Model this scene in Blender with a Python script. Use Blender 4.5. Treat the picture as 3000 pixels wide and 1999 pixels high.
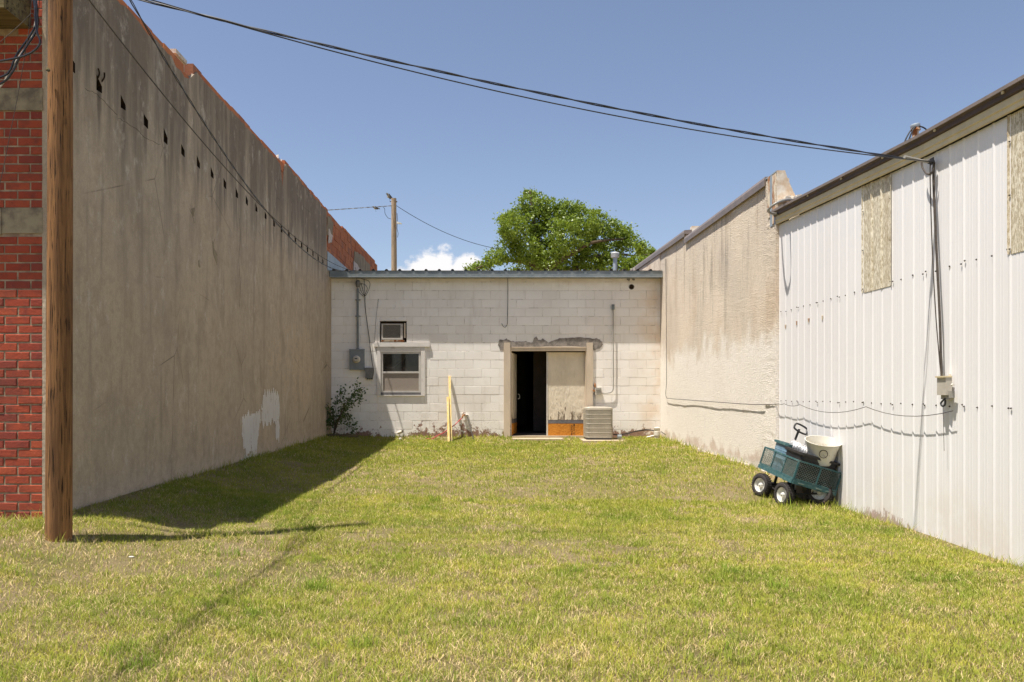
import bpy, bmesh, math, random
import numpy as np
from mathutils import Vector, Matrix, noise as mnoise
from mathutils.geometry import tessellate_polygon

random.seed(7); rng = np.random.default_rng(7)
for o in list(bpy.data.objects): bpy.data.objects.remove(o)
SC = bpy.context.scene; COL = SC.collection

# ---------------------------------------------------------------- camera, world, sun, exposure
cam = bpy.data.cameras.new('camera'); camo = bpy.data.objects.new('camera', cam); COL.objects.link(camo)
camo.location = (0, 0, 1.0); camo.rotation_euler = (math.radians(90), 0, 0)
cam.sensor_width = 36; cam.lens = 2362/3000*36; cam.sensor_fit = 'HORIZONTAL'
cam.shift_x = (1500-1425)/3000; cam.shift_y = (1150-999.5)/3000
cam.clip_start = .05; cam.clip_end = 3000
SC.camera = camo
SUN_TRAVEL = Vector((.295, .17, -1)).normalized()
SUN_EL = math.asin(-SUN_TRAVEL.z)
sun = bpy.data.lights.new('sun', 'SUN'); suno = bpy.data.objects.new('sun', sun); COL.objects.link(suno)
sun.energy = 5.0; sun.angle = math.radians(.53); sun.color = (1, .95, .87)
suno.rotation_euler = SUN_TRAVEL.to_track_quat('-Z', 'Y').to_euler(); suno.location = (-5, -2, 20)
world = bpy.data.worlds.new('World'); SC.world = world; world.use_nodes = True
SC.view_settings.view_transform = 'Standard'; SC.view_settings.look = 'None'
SC.view_settings.gamma = 1; SC.view_settings.use_curve_mapping = False
SC.view_settings.exposure = .72
SKY_STRENGTH = .090

def build_world():
    nt = world.node_tree; N = nt.nodes; L = nt.links
    for n in list(N): N.remove(n)
    out = N.new('ShaderNodeOutputWorld'); bg = N.new('ShaderNodeBackground')
    bg.inputs['Strength'].default_value = SKY_STRENGTH
    sky = N.new('ShaderNodeTexSky'); sky.sky_type = 'NISHITA'; sky.sun_disc = False
    sky.sun_elevation = SUN_EL
    sky.sun_rotation = math.atan2(-SUN_TRAVEL.x, -SUN_TRAVEL.y)
    sky.altitude = 500; sky.air_density = 1.0; sky.dust_density = 1.1; sky.ozone_density = 1.8
    tc = N.new('ShaderNodeTexCoord')
    sep = N.new('ShaderNodeSeparateXYZ'); L.new(tc.outputs['Generated'], sep.inputs[0])
    def m(op, a, b=None, c=None):
        n = N.new('ShaderNodeMath'); n.operation = op
        for i, v in enumerate((a, b, c)):
            if v is None: continue
            if isinstance(v, (int, float)): n.inputs[i].default_value = v
            else: L.new(v, n.inputs[i])
        return n.outputs[0]
    az = m('ARCTAN2', sep.outputs[0], sep.outputs[1]); el = m('ARCSINE', sep.outputs[2])
    # cumulus bank low in the sky: union of soft ellipses in azimuth / elevation, broken up by noise
    nz = N.new('ShaderNodeTexNoise'); nz.inputs['Scale'].default_value = 42; nz.inputs['Detail'].default_value = 9
    nz.inputs['Roughness'].default_value = .62
    mp = N.new('ShaderNodeMapping'); mp.inputs['Scale'].default_value = (1, 1, 1.35); L.new(tc.outputs['Generated'], mp.inputs[0])
    L.new(mp.outputs[0], nz.inputs['Vector'])
    tot = None
    for (a, e, ra, re) in ((-.066, .154, .032, .026), (-.083, .150, .030, .016), (-.100, .145, .028, .013), (-.054, .160, .018, .022), (-.028, .152, .022, .020),
                           (-.018, .158, .013, .016), (-.045, .140, .060, .020), (-.06, .128, .085, .022), (-.16, .120, .05, .015), (.02, .118, .07, .02), (.3, .11, .09, .03), (-.55, .12, .12, .035), (.8, .12, .1, .03)):
        d = m('SQRT', m('ADD', m('POWER', m('DIVIDE', m('SUBTRACT', az, a), ra), 2), m('POWER', m('DIVIDE', m('SUBTRACT', el, e), re), 2)))
        v = m('SUBTRACT', 1.05, d)
        tot = v if tot is None else m('MAXIMUM', tot, v)
    fld = m('ADD', tot, m('MULTIPLY', m('SUBTRACT', nz.outputs[0], .5), 1.9))
    mr = N.new('ShaderNodeMapRange'); mr.interpolation_type = 'SMOOTHSTEP'; L.new(fld, mr.inputs[0])
    mr.inputs[1].default_value = .05; mr.inputs[2].default_value = .55
    up = N.new('ShaderNodeMapRange'); up.interpolation_type = 'SMOOTHSTEP'; L.new(m('ADD', fld, m('MULTIPLY', m('SUBTRACT', el, .135), 14)), up.inputs[0])
    up.inputs[1].default_value = .1; up.inputs[2].default_value = 1.0
    cc = N.new('ShaderNodeMixRGB'); L.new(up.outputs[0], cc.inputs[0])
    cc.inputs[1].default_value = (5.6, 5.6, 5.9, 1); cc.inputs[2].default_value = (7.2, 7.0, 6.9, 1)
    hs = N.new('ShaderNodeHueSaturation'); hs.inputs['Saturation'].default_value = .92; hs.inputs['Value'].default_value = 1.0
    L.new(sky.outputs[0], hs.inputs['Color'])
    tn = N.new('ShaderNodeMixRGB'); tn.blend_type = 'MULTIPLY'; tn.inputs[0].default_value = 1; tn.inputs[2].default_value = (1.0, .955, .965, 1); L.new(hs.outputs[0], tn.inputs[1])
    mix = N.new('ShaderNodeMixRGB'); L.new(m('MULTIPLY', mr.outputs[0], .9), mix.inputs[0]); L.new(tn.outputs[0], mix.inputs[1]); L.new(cc.outputs[0], mix.inputs[2])
    L.new(mix.outputs[0], bg.inputs[0]); L.new(bg.outputs[0], out.inputs[0])
build_world()

# ---------------------------------------------------------------- helpers
F = 2362.0
def P(px, py, Y):                       # a measured point of the photograph at the distance Y where it stands
    k = F/Y; return Vector(((px-1425)/k, Y, 1+(1150-py)/k))
XL, XR, XM, YB = -3.64, 4.08, 4.10, 18.90   # stucco wall, rough wall, metal wall, block wall planes
def PL(px, py, x=XL):                   # a point on a wall that runs away from the camera
    k = (px-1425)/x; return Vector((x, F/k, 1+(1150-py)/k))
def RB(px, py, dy=0):                   # a point on the rear block wall
    return P(px, py, YB-dy)

WL = {}
class MB:
    def __init__(s): s.v = []; s.f = []; s.m = []
    def add(s, vs, fs, mi=0):
        n = len(s.v); s.v += [tuple(v) for v in vs]; s.f += [tuple(i+n for i in f) for f in fs]; s.m += [mi]*len(fs); return s
    def box(s, x0, x1, y0, y1, z0, z1, mi=0):
        v = [(x0,y0,z0),(x1,y0,z0),(x1,y1,z0),(x0,y1,z0),(x0,y0,z1),(x1,y0,z1),(x1,y1,z1),(x0,y1,z1)]
        return s.add(v, [(0,3,2,1),(4,5,6,7),(0,1,5,4),(1,2,6,5),(2,3,7,6),(3,0,4,7)], mi)
    def obox(s, c, a, b, d, mi=0):      # oriented box: centre and three half-axis vectors
        c, a, b, d = map(Vector, (c, a, b, d))
        v = [c-a-b-d, c+a-b-d, c+a+b-d, c-a+b-d, c-a-b+d, c+a-b+d, c+a+b+d, c-a+b+d]
        return s.add(v, [(0,3,2,1),(4,5,6,7),(0,1,5,4),(1,2,6,5),(2,3,7,6),(3,0,4,7)], mi)
    def bar(s, p, q, w, h=None, mi=0, up=(0,0,1)):
        p, q = Vector(p), Vector(q); d = (q-p); l = d.length; d.normalize()
        a = d.cross(Vector(up));
        if a.length < 1e-4: a = d.cross(Vector((1,0,0)))
        a.normalize(); b = a.cross(d); h = h or w
        return s.obox((p+q)/2, d*l/2, a*w/2, b*h/2, mi)
    def tube(s, pts, r, n=6, mi=0, cap=True):
        pts = [Vector(p) for p in pts]; rs = r if isinstance(r, (list, tuple)) else [r]*len(pts)
        t0 = (pts[1]-pts[0]).normalized(); a = t0.orthogonal().normalized(); rings = []
        for i, p in enumerate(pts):
            t = (pts[min(i+1, len(pts)-1)]-pts[max(i-1, 0)]).normalized()
            a = (a-t*a.dot(t)).normalized(); b = t.cross(a)
            rings.append([p+(a*math.cos(j*2*math.pi/n)+b*math.sin(j*2*math.pi/n))*rs[i] for j in range(n)])
        return s.loft(rings, mi, cap)
    def loft(s, rings, mi=0, cap=True):
        n = len(rings[0]); v = [p for r in rings for p in r]; f = []
        for i in range(len(rings)-1):
            for j in range(n):
                f.append((i*n+j, i*n+(j+1) % n, (i+1)*n+(j+1) % n, (i+1)*n+j))
        if cap: f.append(tuple(range(n-1, -1, -1))); f.append(tuple((len(rings)-1)*n+j for j in range(n)))
        return s.add(v, f, mi)
    def lathe(s, prof, o, axis=(0,0,1), n=20, mi=0, cap=True):
        ax = Vector(axis).normalized(); a = ax.orthogonal().normalized(); b = ax.cross(a); o = Vector(o)
        return s.loft([[o+ax*h+(a*math.cos(j*2*math.pi/n)+b*math.sin(j*2*math.pi/n))*r for j in range(n)] for r, h in prof], mi, cap)
    def prism(s, poly, ext, mi=0):
        poly = [Vector(p) for p in poly]; e = Vector(ext); n = len(poly)
        caps = [tuple(range(n)), tuple(range(2*n-1, n-1, -1))] if n < 10 else [t for tri in tessellate_polygon([poly]) for t in (tuple(tri), tuple(i+n for i in reversed(tri)))]
        f = caps+[(i, n+i, n+(i+1) % n, (i+1) % n) for i in range(n)]
        return s.add(poly+[p+e for p in poly], f, mi)
    def mesh(s, name, mats, smooth=False, fix=True):
        me = bpy.data.meshes.new(name); me.from_pydata(s.v, [], s.f)
        for m_ in (mats if isinstance(mats, (list, tuple)) else [mats]): me.materials.append(m_)
        me.polygons.foreach_set('material_index', s.m)
        if fix:
            bm = bmesh.new(); bm.from_mesh(me); bmesh.ops.recalc_face_normals(bm, faces=bm.faces); bm.to_mesh(me); bm.free()
        if smooth:
            me.polygons.foreach_set('use_smooth', [True]*len(me.polygons)); me.set_sharp_from_angle(angle=math.radians(40))
        me.update(); return me
    def build(s, name, mats, parent=None, smooth=False, fix=True):
        return put(name, s.mesh(name, mats, smooth, fix), parent)
def put(name, me, parent=None, pos=(0, 0, 0)):
    o = bpy.data.objects.new(name, me); COL.objects.link(o)
    pos = Vector(pos)
    if parent is not None: o.parent = parent; o.location = pos-WL[parent]
    else: o.location = pos
    WL[o] = pos
    return o
def tag(o, label=None, cat=None, group=None, kind=None):
    if label: o['label'] = label
    if cat: o['category'] = cat
    if group: o['group'] = group
    if kind: o['kind'] = kind
    return o
def thing(name, label, cat, loc, group=None):
    o = bpy.data.objects.new(name, None); COL.objects.link(o); o.location = loc; o.empty_display_size = .1
    WL[o] = Vector(loc); return tag(o, label, cat, group)
def sag(A, B, s, n=24):
    A, B = Vector(A), Vector(B); return [A.lerp(B, i/n)-Vector((0, 0, 4*s*(i/n)*(1-i/n))) for i in range(n+1)]
def spline(pts, n=6):
    pts = [Vector(p) for p in pts]; out = []
    for i in range(len(pts)-1):
        p0, p1, p2, p3 = pts[max(i-1, 0)], pts[i], pts[i+1], pts[min(i+2, len(pts)-1)]
        for j in range(n):
            t = j/n
            out.append(.5*((2*p1)+(p2-p0)*t+(2*p0-5*p1+4*p2-p3)*t*t+(3*p1-p0-3*p2+p3)*t**3))
    out.append(pts[-1]); return out
def rrect(cx, cy, hx, hy, r, n=4):
    o = []
    for (sx, sy, a0) in ((1, 1, 0), (-1, 1, 90), (-1, -1, 180), (1, -1, 270)):
        for i in range(n+1):
            a = math.radians(a0+90*i/n); o.append((cx+sx*(hx-r)+r*math.cos(a), cy+sy*(hy-r)+r*math.sin(a)))
    return o

# ---------------------------------------------------------------- materials
class NT:
    def __init__(s, name):
        s.mat = bpy.data.materials.new(name); s.mat.use_nodes = True; s.t = s.mat.node_tree; s.N = s.t.nodes; s.L = s.t.links
        s.b = s.N['Principled BSDF']; s.geo = s.N.new('ShaderNodeNewGeometry'); s.pos = s.geo.outputs['Position']
        s._sep = None
    def xyz(s):
        if not s._sep:
            n = s.N.new('ShaderNodeSeparateXYZ'); s.L.new(s.pos, n.inputs[0]); s._sep = n.outputs
        return s._sep
    def inp(s, sock, v):
        if isinstance(v, (int, float)): sock.default_value = v
        elif isinstance(v, (tuple, list)): sock.default_value = tuple(v)+((1,) if len(v) == 3 and len(sock.default_value) == 4 else ())
        else: s.L.new(v, sock)
    def noise(s, scale=5, detail=5, rough=.55, st=(1, 1, 1), off=(0, 0, 0), src=None, dist=0):
        mp = s.N.new('ShaderNodeMapping'); mp.inputs['Scale'].default_value = st; mp.inputs['Location'].default_value = off
        s.L.new(src or s.pos, mp.inputs[0]); n = s.N.new('ShaderNodeTexNoise')
        n.inputs['Scale'].default_value = scale; n.inputs['Detail'].default_value = detail; n.inputs['Roughness'].default_value = rough
        n.inputs['Distortion'].default_value = dist
        s.L.new(mp.outputs[0], n.inputs['Vector']); return n.outputs[0]
    def voro(s, scale=5, st=(1, 1, 1), feature='F1', out='Distance', src=None):
        mp = s.N.new('ShaderNodeMapping'); mp.inputs['Scale'].default_value = st; s.L.new(src or s.pos, mp.inputs[0])
        n = s.N.new('ShaderNodeTexVoronoi'); n.feature = feature; n.inputs['Scale'].default_value = scale; s.L.new(mp.outputs[0], n.inputs['Vector']); return n.outputs[out]
    def math(s, op, a, b=None, c=None):
        n = s.N.new('ShaderNodeMath'); n.operation = op
        for i, v in enumerate((a, b, c)):
            if v is not None: s.inp(n.inputs[i], v)
        return n.outputs[0]
    def ramp(s, v, lo, hi, a=0., b=1., smooth=True):
        n = s.N.new('ShaderNodeMapRange'); n.interpolation_type = 'SMOOTHSTEP' if smooth else 'LINEAR'
        for i, x in enumerate((v, lo, hi, a, b)): s.inp(n.inputs[i], x)
        return n.outputs[0]
    def mix(s, f, a, b, mode='MIX'):
        n = s.N.new('ShaderNodeMixRGB'); n.blend_type = mode; s.inp(n.inputs[0], f); s.inp(n.inputs[1], a); s.inp(n.inputs[2], b); return n.outputs[0]
    def bump(s, h, strength=.3, dist=.01):
        n = s.N.new('ShaderNodeBump'); n.inputs['Strength'].default_value = strength; n.inputs['Distance'].default_value = dist
        s.L.new(h, n.inputs['Height']); s.L.new(n.outputs[0], s.b.inputs['Normal'])
    def done(s, col, rough=.8, spec=.3, metal=0):
        s.inp(s.b.inputs['Base Color'], col); s.inp(s.b.inputs['Roughness'], rough)
        s.inp(s.b.inputs['Specular IOR Level'], spec); s.inp(s.b.inputs['Metallic'], metal); return s.mat
def simple(name, c, c2=None, scale=6, rough=.7, spec=.3, metal=0, bump=0, bscale=60, st=(1, 1, 1), lo=.35, hi=.65):
    n = NT(name); c2 = c2 or tuple(x*.8 for x in c)
    col = n.mix(n.ramp(n.noise(scale, 6, .6, st), lo, hi), c, c2)
    if bump: n.bump(n.noise(bscale, 4, .6, st), bump, .004)
    return n.done(col, rough, spec, metal)
MT = {}
def stucco():
    n = NT('stucco'); X, Y, Z = n.xyz()
    st = n.noise(1.6, 7, .65, (1, 1.6, .16)); st2 = n.noise(5, 6, .6, (1, 1.5, .12), (3, 1, 0)); big = n.noise(.5, 4, .5, (1, 1, .8), (5, 0, 2))
    c = n.mix(n.ramp(big, .3, .7), (.56, .445, .315), (.485, .395, .29))
    c = n.mix(n.ramp(n.noise(3.2, 6, .65, (1, 1, .45), (9, 2, 1)), .45, .75, 0, .55), c, (.30, .245, .185))
    top = n.ramp(Z, 2.6, 5.1)
    stain = n.math('MULTIPLY', n.ramp(n.math('ADD', st, n.math('MULTIPLY', top, .22)), .52, .74), n.ramp(Z, 1.5, 4.6, .3, 1))
    c = n.mix(n.math('MULTIPLY', stain, .8), c, (.125, .10, .078))
    c = n.mix(n.math('MULTIPLY', n.ramp(n.noise(11, 7, .72, (1, 1.3, .22), (5, 5, 0)), .52, .70), n.ramp(Z, 3.6, 5.0, .08, .8)), c, (.10, .083, .066))
    c = n.mix(n.ramp(n.noise(1.7, 7, .7, (1, 1, .8), (3, 3, 3)), .50, .72, 0, .5), c, (.33, .25, .17))
    c = n.mix(n.math('MULTIPLY', n.ramp(n.math('ADD', st2, n.math('MULTIPLY', top, .12)), .55, .75), .45), c, (.19, .16, .13))
    c = n.mix(n.math('MULTIPLY', n.ramp(n.noise(2.3, 8, .7, (1, 1, .35), (1, 7, 3)), .55, .72), n.ramp(Z, 3.0, 5, .1, .6)), c, (.5, .45, .38))
    hd = n.math('ABSOLUTE', n.math('SUBTRACT', n.math('FRACT', n.math('DIVIDE', n.math('SUBTRACT', Y, 7.32), .5187)), .5))
    run = n.math('MULTIPLY', n.math('MULTIPLY', n.ramp(n.math('ADD', hd, n.math('MULTIPLY', n.math('SUBTRACT', n.noise(6, 4), .5), .12)), .10, .02), n.ramp(Z, 3.25, 3.84)), n.math('MULTIPLY', n.ramp(Z, 3.90, 3.86), n.ramp(n.noise(1.1, 3, .5, (1, 1, .2), (2, 9, 0)), .35, .6, .15, .75)))
    c = n.mix(run, c, (.10, .08, .062))
    c = n.mix(n.math('MULTIPLY', n.ramp(n.math('ADD', Z, n.math('MULTIPLY', n.noise(4, 6, .65), .5)), .52, .12), .55), c, (.62, .51, .40))
    # hairline cracks
    cr = n.math('MULTIPLY', n.ramp(n.voro(.55, (1, 1, 1.1), 'DISTANCE_TO_EDGE', 'Distance', None), 0, .006, 1, 0), n.ramp(n.noise(.8, 3), .5, .62))
    c = n.mix(n.math('MULTIPLY', cr, .8), c, (.10, .08, .065))
    fine = n.noise(60, 5, .7); mid = n.noise(8, 7, .72)
    c = n.mix(n.ramp(mid, .42, .68, 0, .32), c, (.27, .22, .165)); c = n.mix(n.ramp(n.noise(4.5, 7, .72, (1, 1, .7), (8, 0, 4)), .54, .70, 0, .55), c, (.66, .58, .47))
    c = n.mix(n.ramp(fine, .35, .65, 0, .25), c, (.24, .2, .155))
    n.bump(n.math('ADD', n.math('MULTIPLY', fine, .5), n.math('MULTIPLY', n.noise(9, 6, .6), 2.0)), .55, .012)
    return n.done(c, .92, .15)
MT['stucco'] = stucco()
def roughwall():
    n = NT('rough_render'); X, Y, Z = n.xyz()
    c = n.mix(n.ramp(n.noise(.8, 5, .55), .35, .65), (.80, .68, .54), (.70, .60, .485))
    st = n.noise(2.1, 6, .62, (1, 1.7, .2)); c = n.mix(n.math('MULTIPLY', n.ramp(st, .52, .74), n.ramp(Z, 1.2, 3.6, .3, .8)), c, (.27, .235, .19))
    st3 = n.noise(3.4, 6, .62, (1, 1.7, .1), (2, 8, 4)); c = n.mix(n.math('MULTIPLY', n.ramp(st3, .56, .72), n.ramp(Z, 2.2, 4, 0, .75)), c, (.24, .215, .18))
    c = n.mix(n.math('MULTIPLY', n.ramp(n.noise(1.2, 6, .6, (1, 1, .5), (4, 4, 4)), .5, .75), .5), c, (.50, .35, .22))
    lowm = n.ramp(n.math('ADD', Z, n.math('MULTIPLY', n.math('SUBTRACT', n.noise(2.2, 6, .65, (1, 1, .8), (2, 0, 8)), .5), 1.6)), 2.05, 1.6)
    c = n.mix(n.math('MULTIPLY', lowm, .85), c, (.93, .87, .78))
    c = n.mix(n.math('MULTIPLY', n.ramp(n.math('ADD', n.noise(3, 5, .6), n.math('MULTIPLY', n.ramp(Z, .35, -.15), .35)), .62, .82), .5), c, (.45, .28, .18))
    foot = n.ramp(n.math('ADD', Z, n.math('MULTIPLY', n.noise(6, 4), .12)), .06, -.02)
    c = n.mix(n.math('MULTIPLY', foot, .7), c, (.74, .70, .62))
    peb = n.voro(70); fine = n.noise(90, 4, .7)
    c = n.mix(n.ramp(n.noise(45, 5, .75), .54, .7, 0, .5), c, (.24, .185, .13)); c = n.mix(n.math('MULTIPLY', n.ramp(n.math('ABSOLUTE', n.math('SUBTRACT', Z, n.math('ADD', 1.0, n.math('MULTIPLY', n.noise(1.5, 5, .6, (1, 1, .1)), .5)))), .05, .0), .0), c, (.3, .2, .12))
    n.bump(n.math('ADD', n.math('MULTIPLY', peb, 1.3), n.math('ADD', n.math('MULTIPLY', fine, 1.4), n.math('MULTIPLY', n.noise(34, 5, .7), 1.5))), .8, .014)
    return n.done(c, .95, .1)
MT['rough'] = roughwall()
def blockpaint():
    n = NT('painted_block'); X, Y, Z = n.xyz()
    oi = n.N.new('ShaderNodeObjectInfo')
    c = n.mix(n.ramp(n.noise(.9, 5, .6), .35, .7), (.92, .88, .82), (.84, .795, .735))
    c = n.mix(n.math('MULTIPLY', oi.outputs['Random'], .22), c, (.62, .545, .46))
    c = n.mix(n.math('MULTIPLY', n.ramp(n.noise(2.2, 6, .65, (1.2, 1, .35), (2, 2, 5)), .52, .78), .35), c, (.45, .38, .30))
    c = n.mix(n.math('MULTIPLY', n.ramp(n.noise(30, 6, .7, (1, 1, 2)), .60, .75), .35), c, (.42, .35, .28))
    # dirt washed down below the eave
    c = n.mix(n.math('MULTIPLY', n.ramp(n.math('ADD', Z, n.math('MULTIPLY', n.noise(3, 5), .3)), 3.62, 3.9), .5), c, (.50, .38, .24))
    # peeled paint near the ground
    pn = n.math('ADD', n.noise(7, 7, .66, (1, 1, 1), (0, 0, 3)), n.math('MULTIPLY', n.noise(1.1, 3, .5, (1, 1, .2), (6, 0, 0)), .75))
    hgt = n.math('ADD', n.ramp(Z, -.05, .52, .40, -.12, False), n.math('MULTIPLY', n.math('MULTIPLY', n.ramp(X, -1.5, -.9), n.ramp(X, .9, .3)), n.ramp(Z, .45, .1, 0, .09)))
    spot = n.math('MULTIPLY', n.ramp(n.math('SQRT', n.math('ADD', n.math('POWER', n.math('SUBTRACT', X, -.72), 2), n.math('POWER', n.math('MULTIPLY', n.math('SUBTRACT', Z, .52), 1.4), 2))), .75, .1), .20)
    lf = n.ramp(X, -1.6, -2.6, 0, .10)
    pe = n.ramp(n.math('SUBTRACT', n.math('ADD', n.math('ADD', n.math('ADD', pn, hgt), spot), n.math('MULTIPLY', n.math('SUBTRACT', n.noise(24, 6, .75), .5), .55)), lf), 1.12, 1.20)
    c = n.mix(pe, c, n.mix(n.ramp(n.noise(40, 4), .35, .65), (.25, .135, .10), (.31, .20, .15)))
    warm = n.math('MULTIPLY', n.ramp(X, 3.2, 4.05), n.ramp(n.noise(2, 5), .35, .65, .1, .6))
    c = n.mix(warm, c, (.70, .50, .31))
    fk = n.math('MULTIPLY', n.ramp(n.math('ADD', n.noise(26, 7, .78, (1, 1, 1.6), (2, 0, 6)), n.ramp(Z, 0, 1.3, .06, -.06)), .60, .66), n.ramp(n.noise(1.6, 4, .6, (1, 1, 1), (9, 0, 1)), .42, .6))
    c = n.mix(n.math('MULTIPLY', fk, .8), c, (.34, .235, .17))
    n.bump(n.math('ADD', n.noise(70, 5, .7), n.math('MULTIPLY', n.math('SUBTRACT', 1.0, pe), .6)), .4, .006)
    return n.done(c, .85, .2)
MT['block'] = blockpaint()
MT['blockjoint'] = simple('painted_joint', (.78, .72, .64), (.22, .17, .13), 5.5, .9, .1, lo=.52, hi=.64)
def brickm():
    n = NT('red_brick'); oi = n.N.new('ShaderNodeObjectInfo'); r = oi.outputs['Random']
    c = n.mix(n.ramp(r, 0, 1, 0, 1, False), (.34, .062, .034), (.43, .095, .045))
    c = n.mix(n.ramp(n.math('FRACT', n.math('MULTIPLY', r, 7.3)), .55, 1, 0, .85), c, (.25, .055, .04))
    c = n.mix(n.ramp(n.noise(9, 7, .7), .45, .72, 0, .7), c, (.17, .05, .04)); c = n.mix(n.ramp(n.noise(2.2, 4, .6), .45, .7, 0, .5), c, (.14, .05, .04))
    c = n.mix(n.ramp(n.noise(35, 4, .7), .62, .75, 0, .6), c, (.5, .2, .12))
    n.bump(n.noise(55, 5, .7), .5, .008); return n.done(c, .88, .2)
MT['brick'] = brickm()
MT['mortar'] = simple('mortar', (.42, .33, .225), (.26, .18, .125), 12, .95, .1, bump=.6, bscale=90)
MT['concrete_band'] = simple('old_concrete', (.36, .30, .20), (.17, .14, .105), 7, .95, .1, bump=.9, bscale=45)
def woodm(name, c1, c2, dark, ax=2, fs=16, crack=.5):
    n = NT(name); st = [1, 1, 1]; st[ax] = .045
    g = n.noise(fs, 8, .68, tuple(st), dist=.3); g2 = n.noise(fs*3.2, 5, .6, tuple(st), (4, 1, 0)); lo = n.noise(2.2, 4, .55, tuple(min(1, s*8) for s in st))
    c = n.mix(n.ramp(g, .35, .65), c1, c2); c = n.mix(n.ramp(lo, .45, .7, 0, .55), c, dark)
    ck = n.ramp(g2, .57, .66); c = n.mix(n.math('MULTIPLY', ck, crack), c, tuple(x*.3 for x in dark))
    n.bump(n.math('SUBTRACT', g, n.math('MULTIPLY', ck, 1.2)), .6, .012); return n.done(c, .85, .2)
MT['pole'] = woodm('pole_wood', (.33, .165, .065), (.145, .072, .032), (.07, .04, .022), 2, 30, .95)
MT['pole_grey'] = woodm('weathered_pole', (.42, .32, .22), (.30, .22, .15), (.2, .15, .1), 2, 14)
MT['timber'] = woodm('old_timber', (.20, .16, .075), (.10, .075, .04), (.035, .028, .02), 0, 14, .9)
MT['pine'] = simple('yellow_pine', (.66, .43, .13), (.74, .56, .28), 26, .7, .25, st=(1, 1, .25))
MT['greenedge'] = simple('green_stain', (.28, .36, .25), (.36, .42, .24), 14, .8)
def tilem():
    n = NT('clay_tile'); oi = n.N.new('ShaderNodeObjectInfo'); r = oi.outputs['Random']
    c = n.mix(n.ramp(r, 0, 1, 0, 1, False), (.42, .145, .068), (.52, .20, .09))
    c = n.mix(n.ramp(n.math('FRACT', n.math('MULTIPLY', r, 5.7)), .75, .95, 0, .6), c, (.26, .12, .085))
    c = n.mix(n.ramp(n.noise(6, 6, .65, (1, 1, .5)), .5, .75, 0, .6), c, (.24, .13, .09)); n.bump(n.noise(40, 5), .4, .006); return n.done(c, .9, .15)
MT['tile'] = tilem()
MT['plaster'] = simple('old_plaster', (.36, .30, .205), (.24, .19, .13), 5, .95, .1, bump=.5, st=(1, 1.5, .4))
MT['whiteplaster'] = simple('white_plaster', (.66, .58, .50), (.48, .40, .33), 14, .95, .1, bump=.5)
def paintpatch():
    n = NT('white_paint_patch')
    m1 = n.ramp(n.noise(7, 7, .7, (1, 2.2, .45)), .50, .62)
    c = n.mix(n.math('MULTIPLY', m1, .35), (.82, .78, .73), (.55, .48, .40)); return n.done(c, .9, .15)
MT['paintpatch'] = paintpatch()
def whitemetal():
    n = NT('white_metal_siding'); X, Y, Z = n.xyz()
    c = n.mix(n.ramp(n.noise(.7, 4, .5, (1, 1, .3)), .3, .7), (.82, .80, .785), (.775, .75, .735))
    c = n.mix(n.math('MULTIPLY', n.ramp(n.noise(5, 6, .6, (1, 1.5, .08)), .55, .8), .22), c, (.60, .57, .53))
    c = n.mix(n.math('MULTIPLY', n.ramp(Z, .5, -.35), n.ramp(n.noise(3, 5, .6), .35, .7, .05, .4)), c, (.62, .50, .38))
    rn = n.math('ADD', n.noise(16, 7, .75, (1, 1.6, .7)), n.ramp(Z, -.36, -.12, .22, -.25, False))
    ry = n.math('ADD', n.ramp(Y, 7.4, 8.4), n.ramp(Y, 9.2, 8.4), )
    rn = n.math('ADD', rn, n.math('MULTIPLY', n.math('SUBTRACT', ry, 1.4), .25))
    c = n.mix(n.math('MULTIPLY', n.ramp(rn, .58, .70), .7), c, n.mix(n.noise(30, 3), (.17, .075, .05), (.40, .25, .19)))
    c = n.mix(n.ramp(n.noise(240, 2), .72, .76, 0, .4), c, (.4, .36, .31))
    n.bump(n.noise(1.3, 3, .5, (1, 1, .5)), .15, .02)
    return n.done(c, n.ramp(n.noise(3, 4), .3, .7, .38, .55), .35)
MT['siding'] = whitemetal()
def fiberglass():
    n = NT('weathered_fibreglass')
    c = n.mix(n.ramp(n.noise(60, 6, .8, (1, 1.3, .35)), .40, .60), (.80, .74, .60), (.38, .31, .19))
    c = n.mix(n.ramp(n.noise(7, 4, .5, (1, 1, .05)), .5, .75, 0, .45), c, (.36, .25, .13))
    n.bump(n.noise(120, 4, .8), .5, .004); return n.done(c, .6, .3)
MT['fibre'] = fiberglass()
MT['tan'] = simple('tan_trim', (.68, .575, .36), (.60, .50, .31), 4, .5, .3)
MT['gutter'] = simple('brown_gutter', (.105, .075, .066), (.085, .062, .055), 4, .6, .25)
MT['galv'] = simple('galvanised', (.185, .215, .225), (.25, .275, .275), 7, .5, .5, .3, st=(1, 1, 1))
MT['galvlight'] = simple('galvanised_light', (.40, .44, .46), (.32, .36, .38), 5, .5, .5, .3)
MT['roofmetal'] = simple('roof_sheet', (.16, .12, .10), (.09, .07, .06), 8, .6, .4, .2)
MT['coping'] = simple('brown_coping', (.24, .19, .165), (.19, .155, .14), 5, .45, .4)
def rustm():
    n = NT('rusty_flashing'); c = n.mix(n.ramp(n.noise(14, 7, .7, (1, 1, .35)), .42, .58), (.70, .60, .46), (.32, .12, .04)); return n.done(c, .8, .2)
MT['rust'] = rustm()
MT['membrane'] = simple('roof_membrane', (.76, .70, .60), (.58, .44, .30), 7, .7, .25, bump=.8, bscale=18)
MT['cement'] = simple('cement_smear', (.17, .15, .13), (.31, .275, .24), 14, .95, .1, bump=.9, bscale=30)
MT['creampaint'] = simple('cream_paint', (.62, .51, .385), (.54, .44, .33), 5, .6, .3, st=(1, 1, .3))
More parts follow.
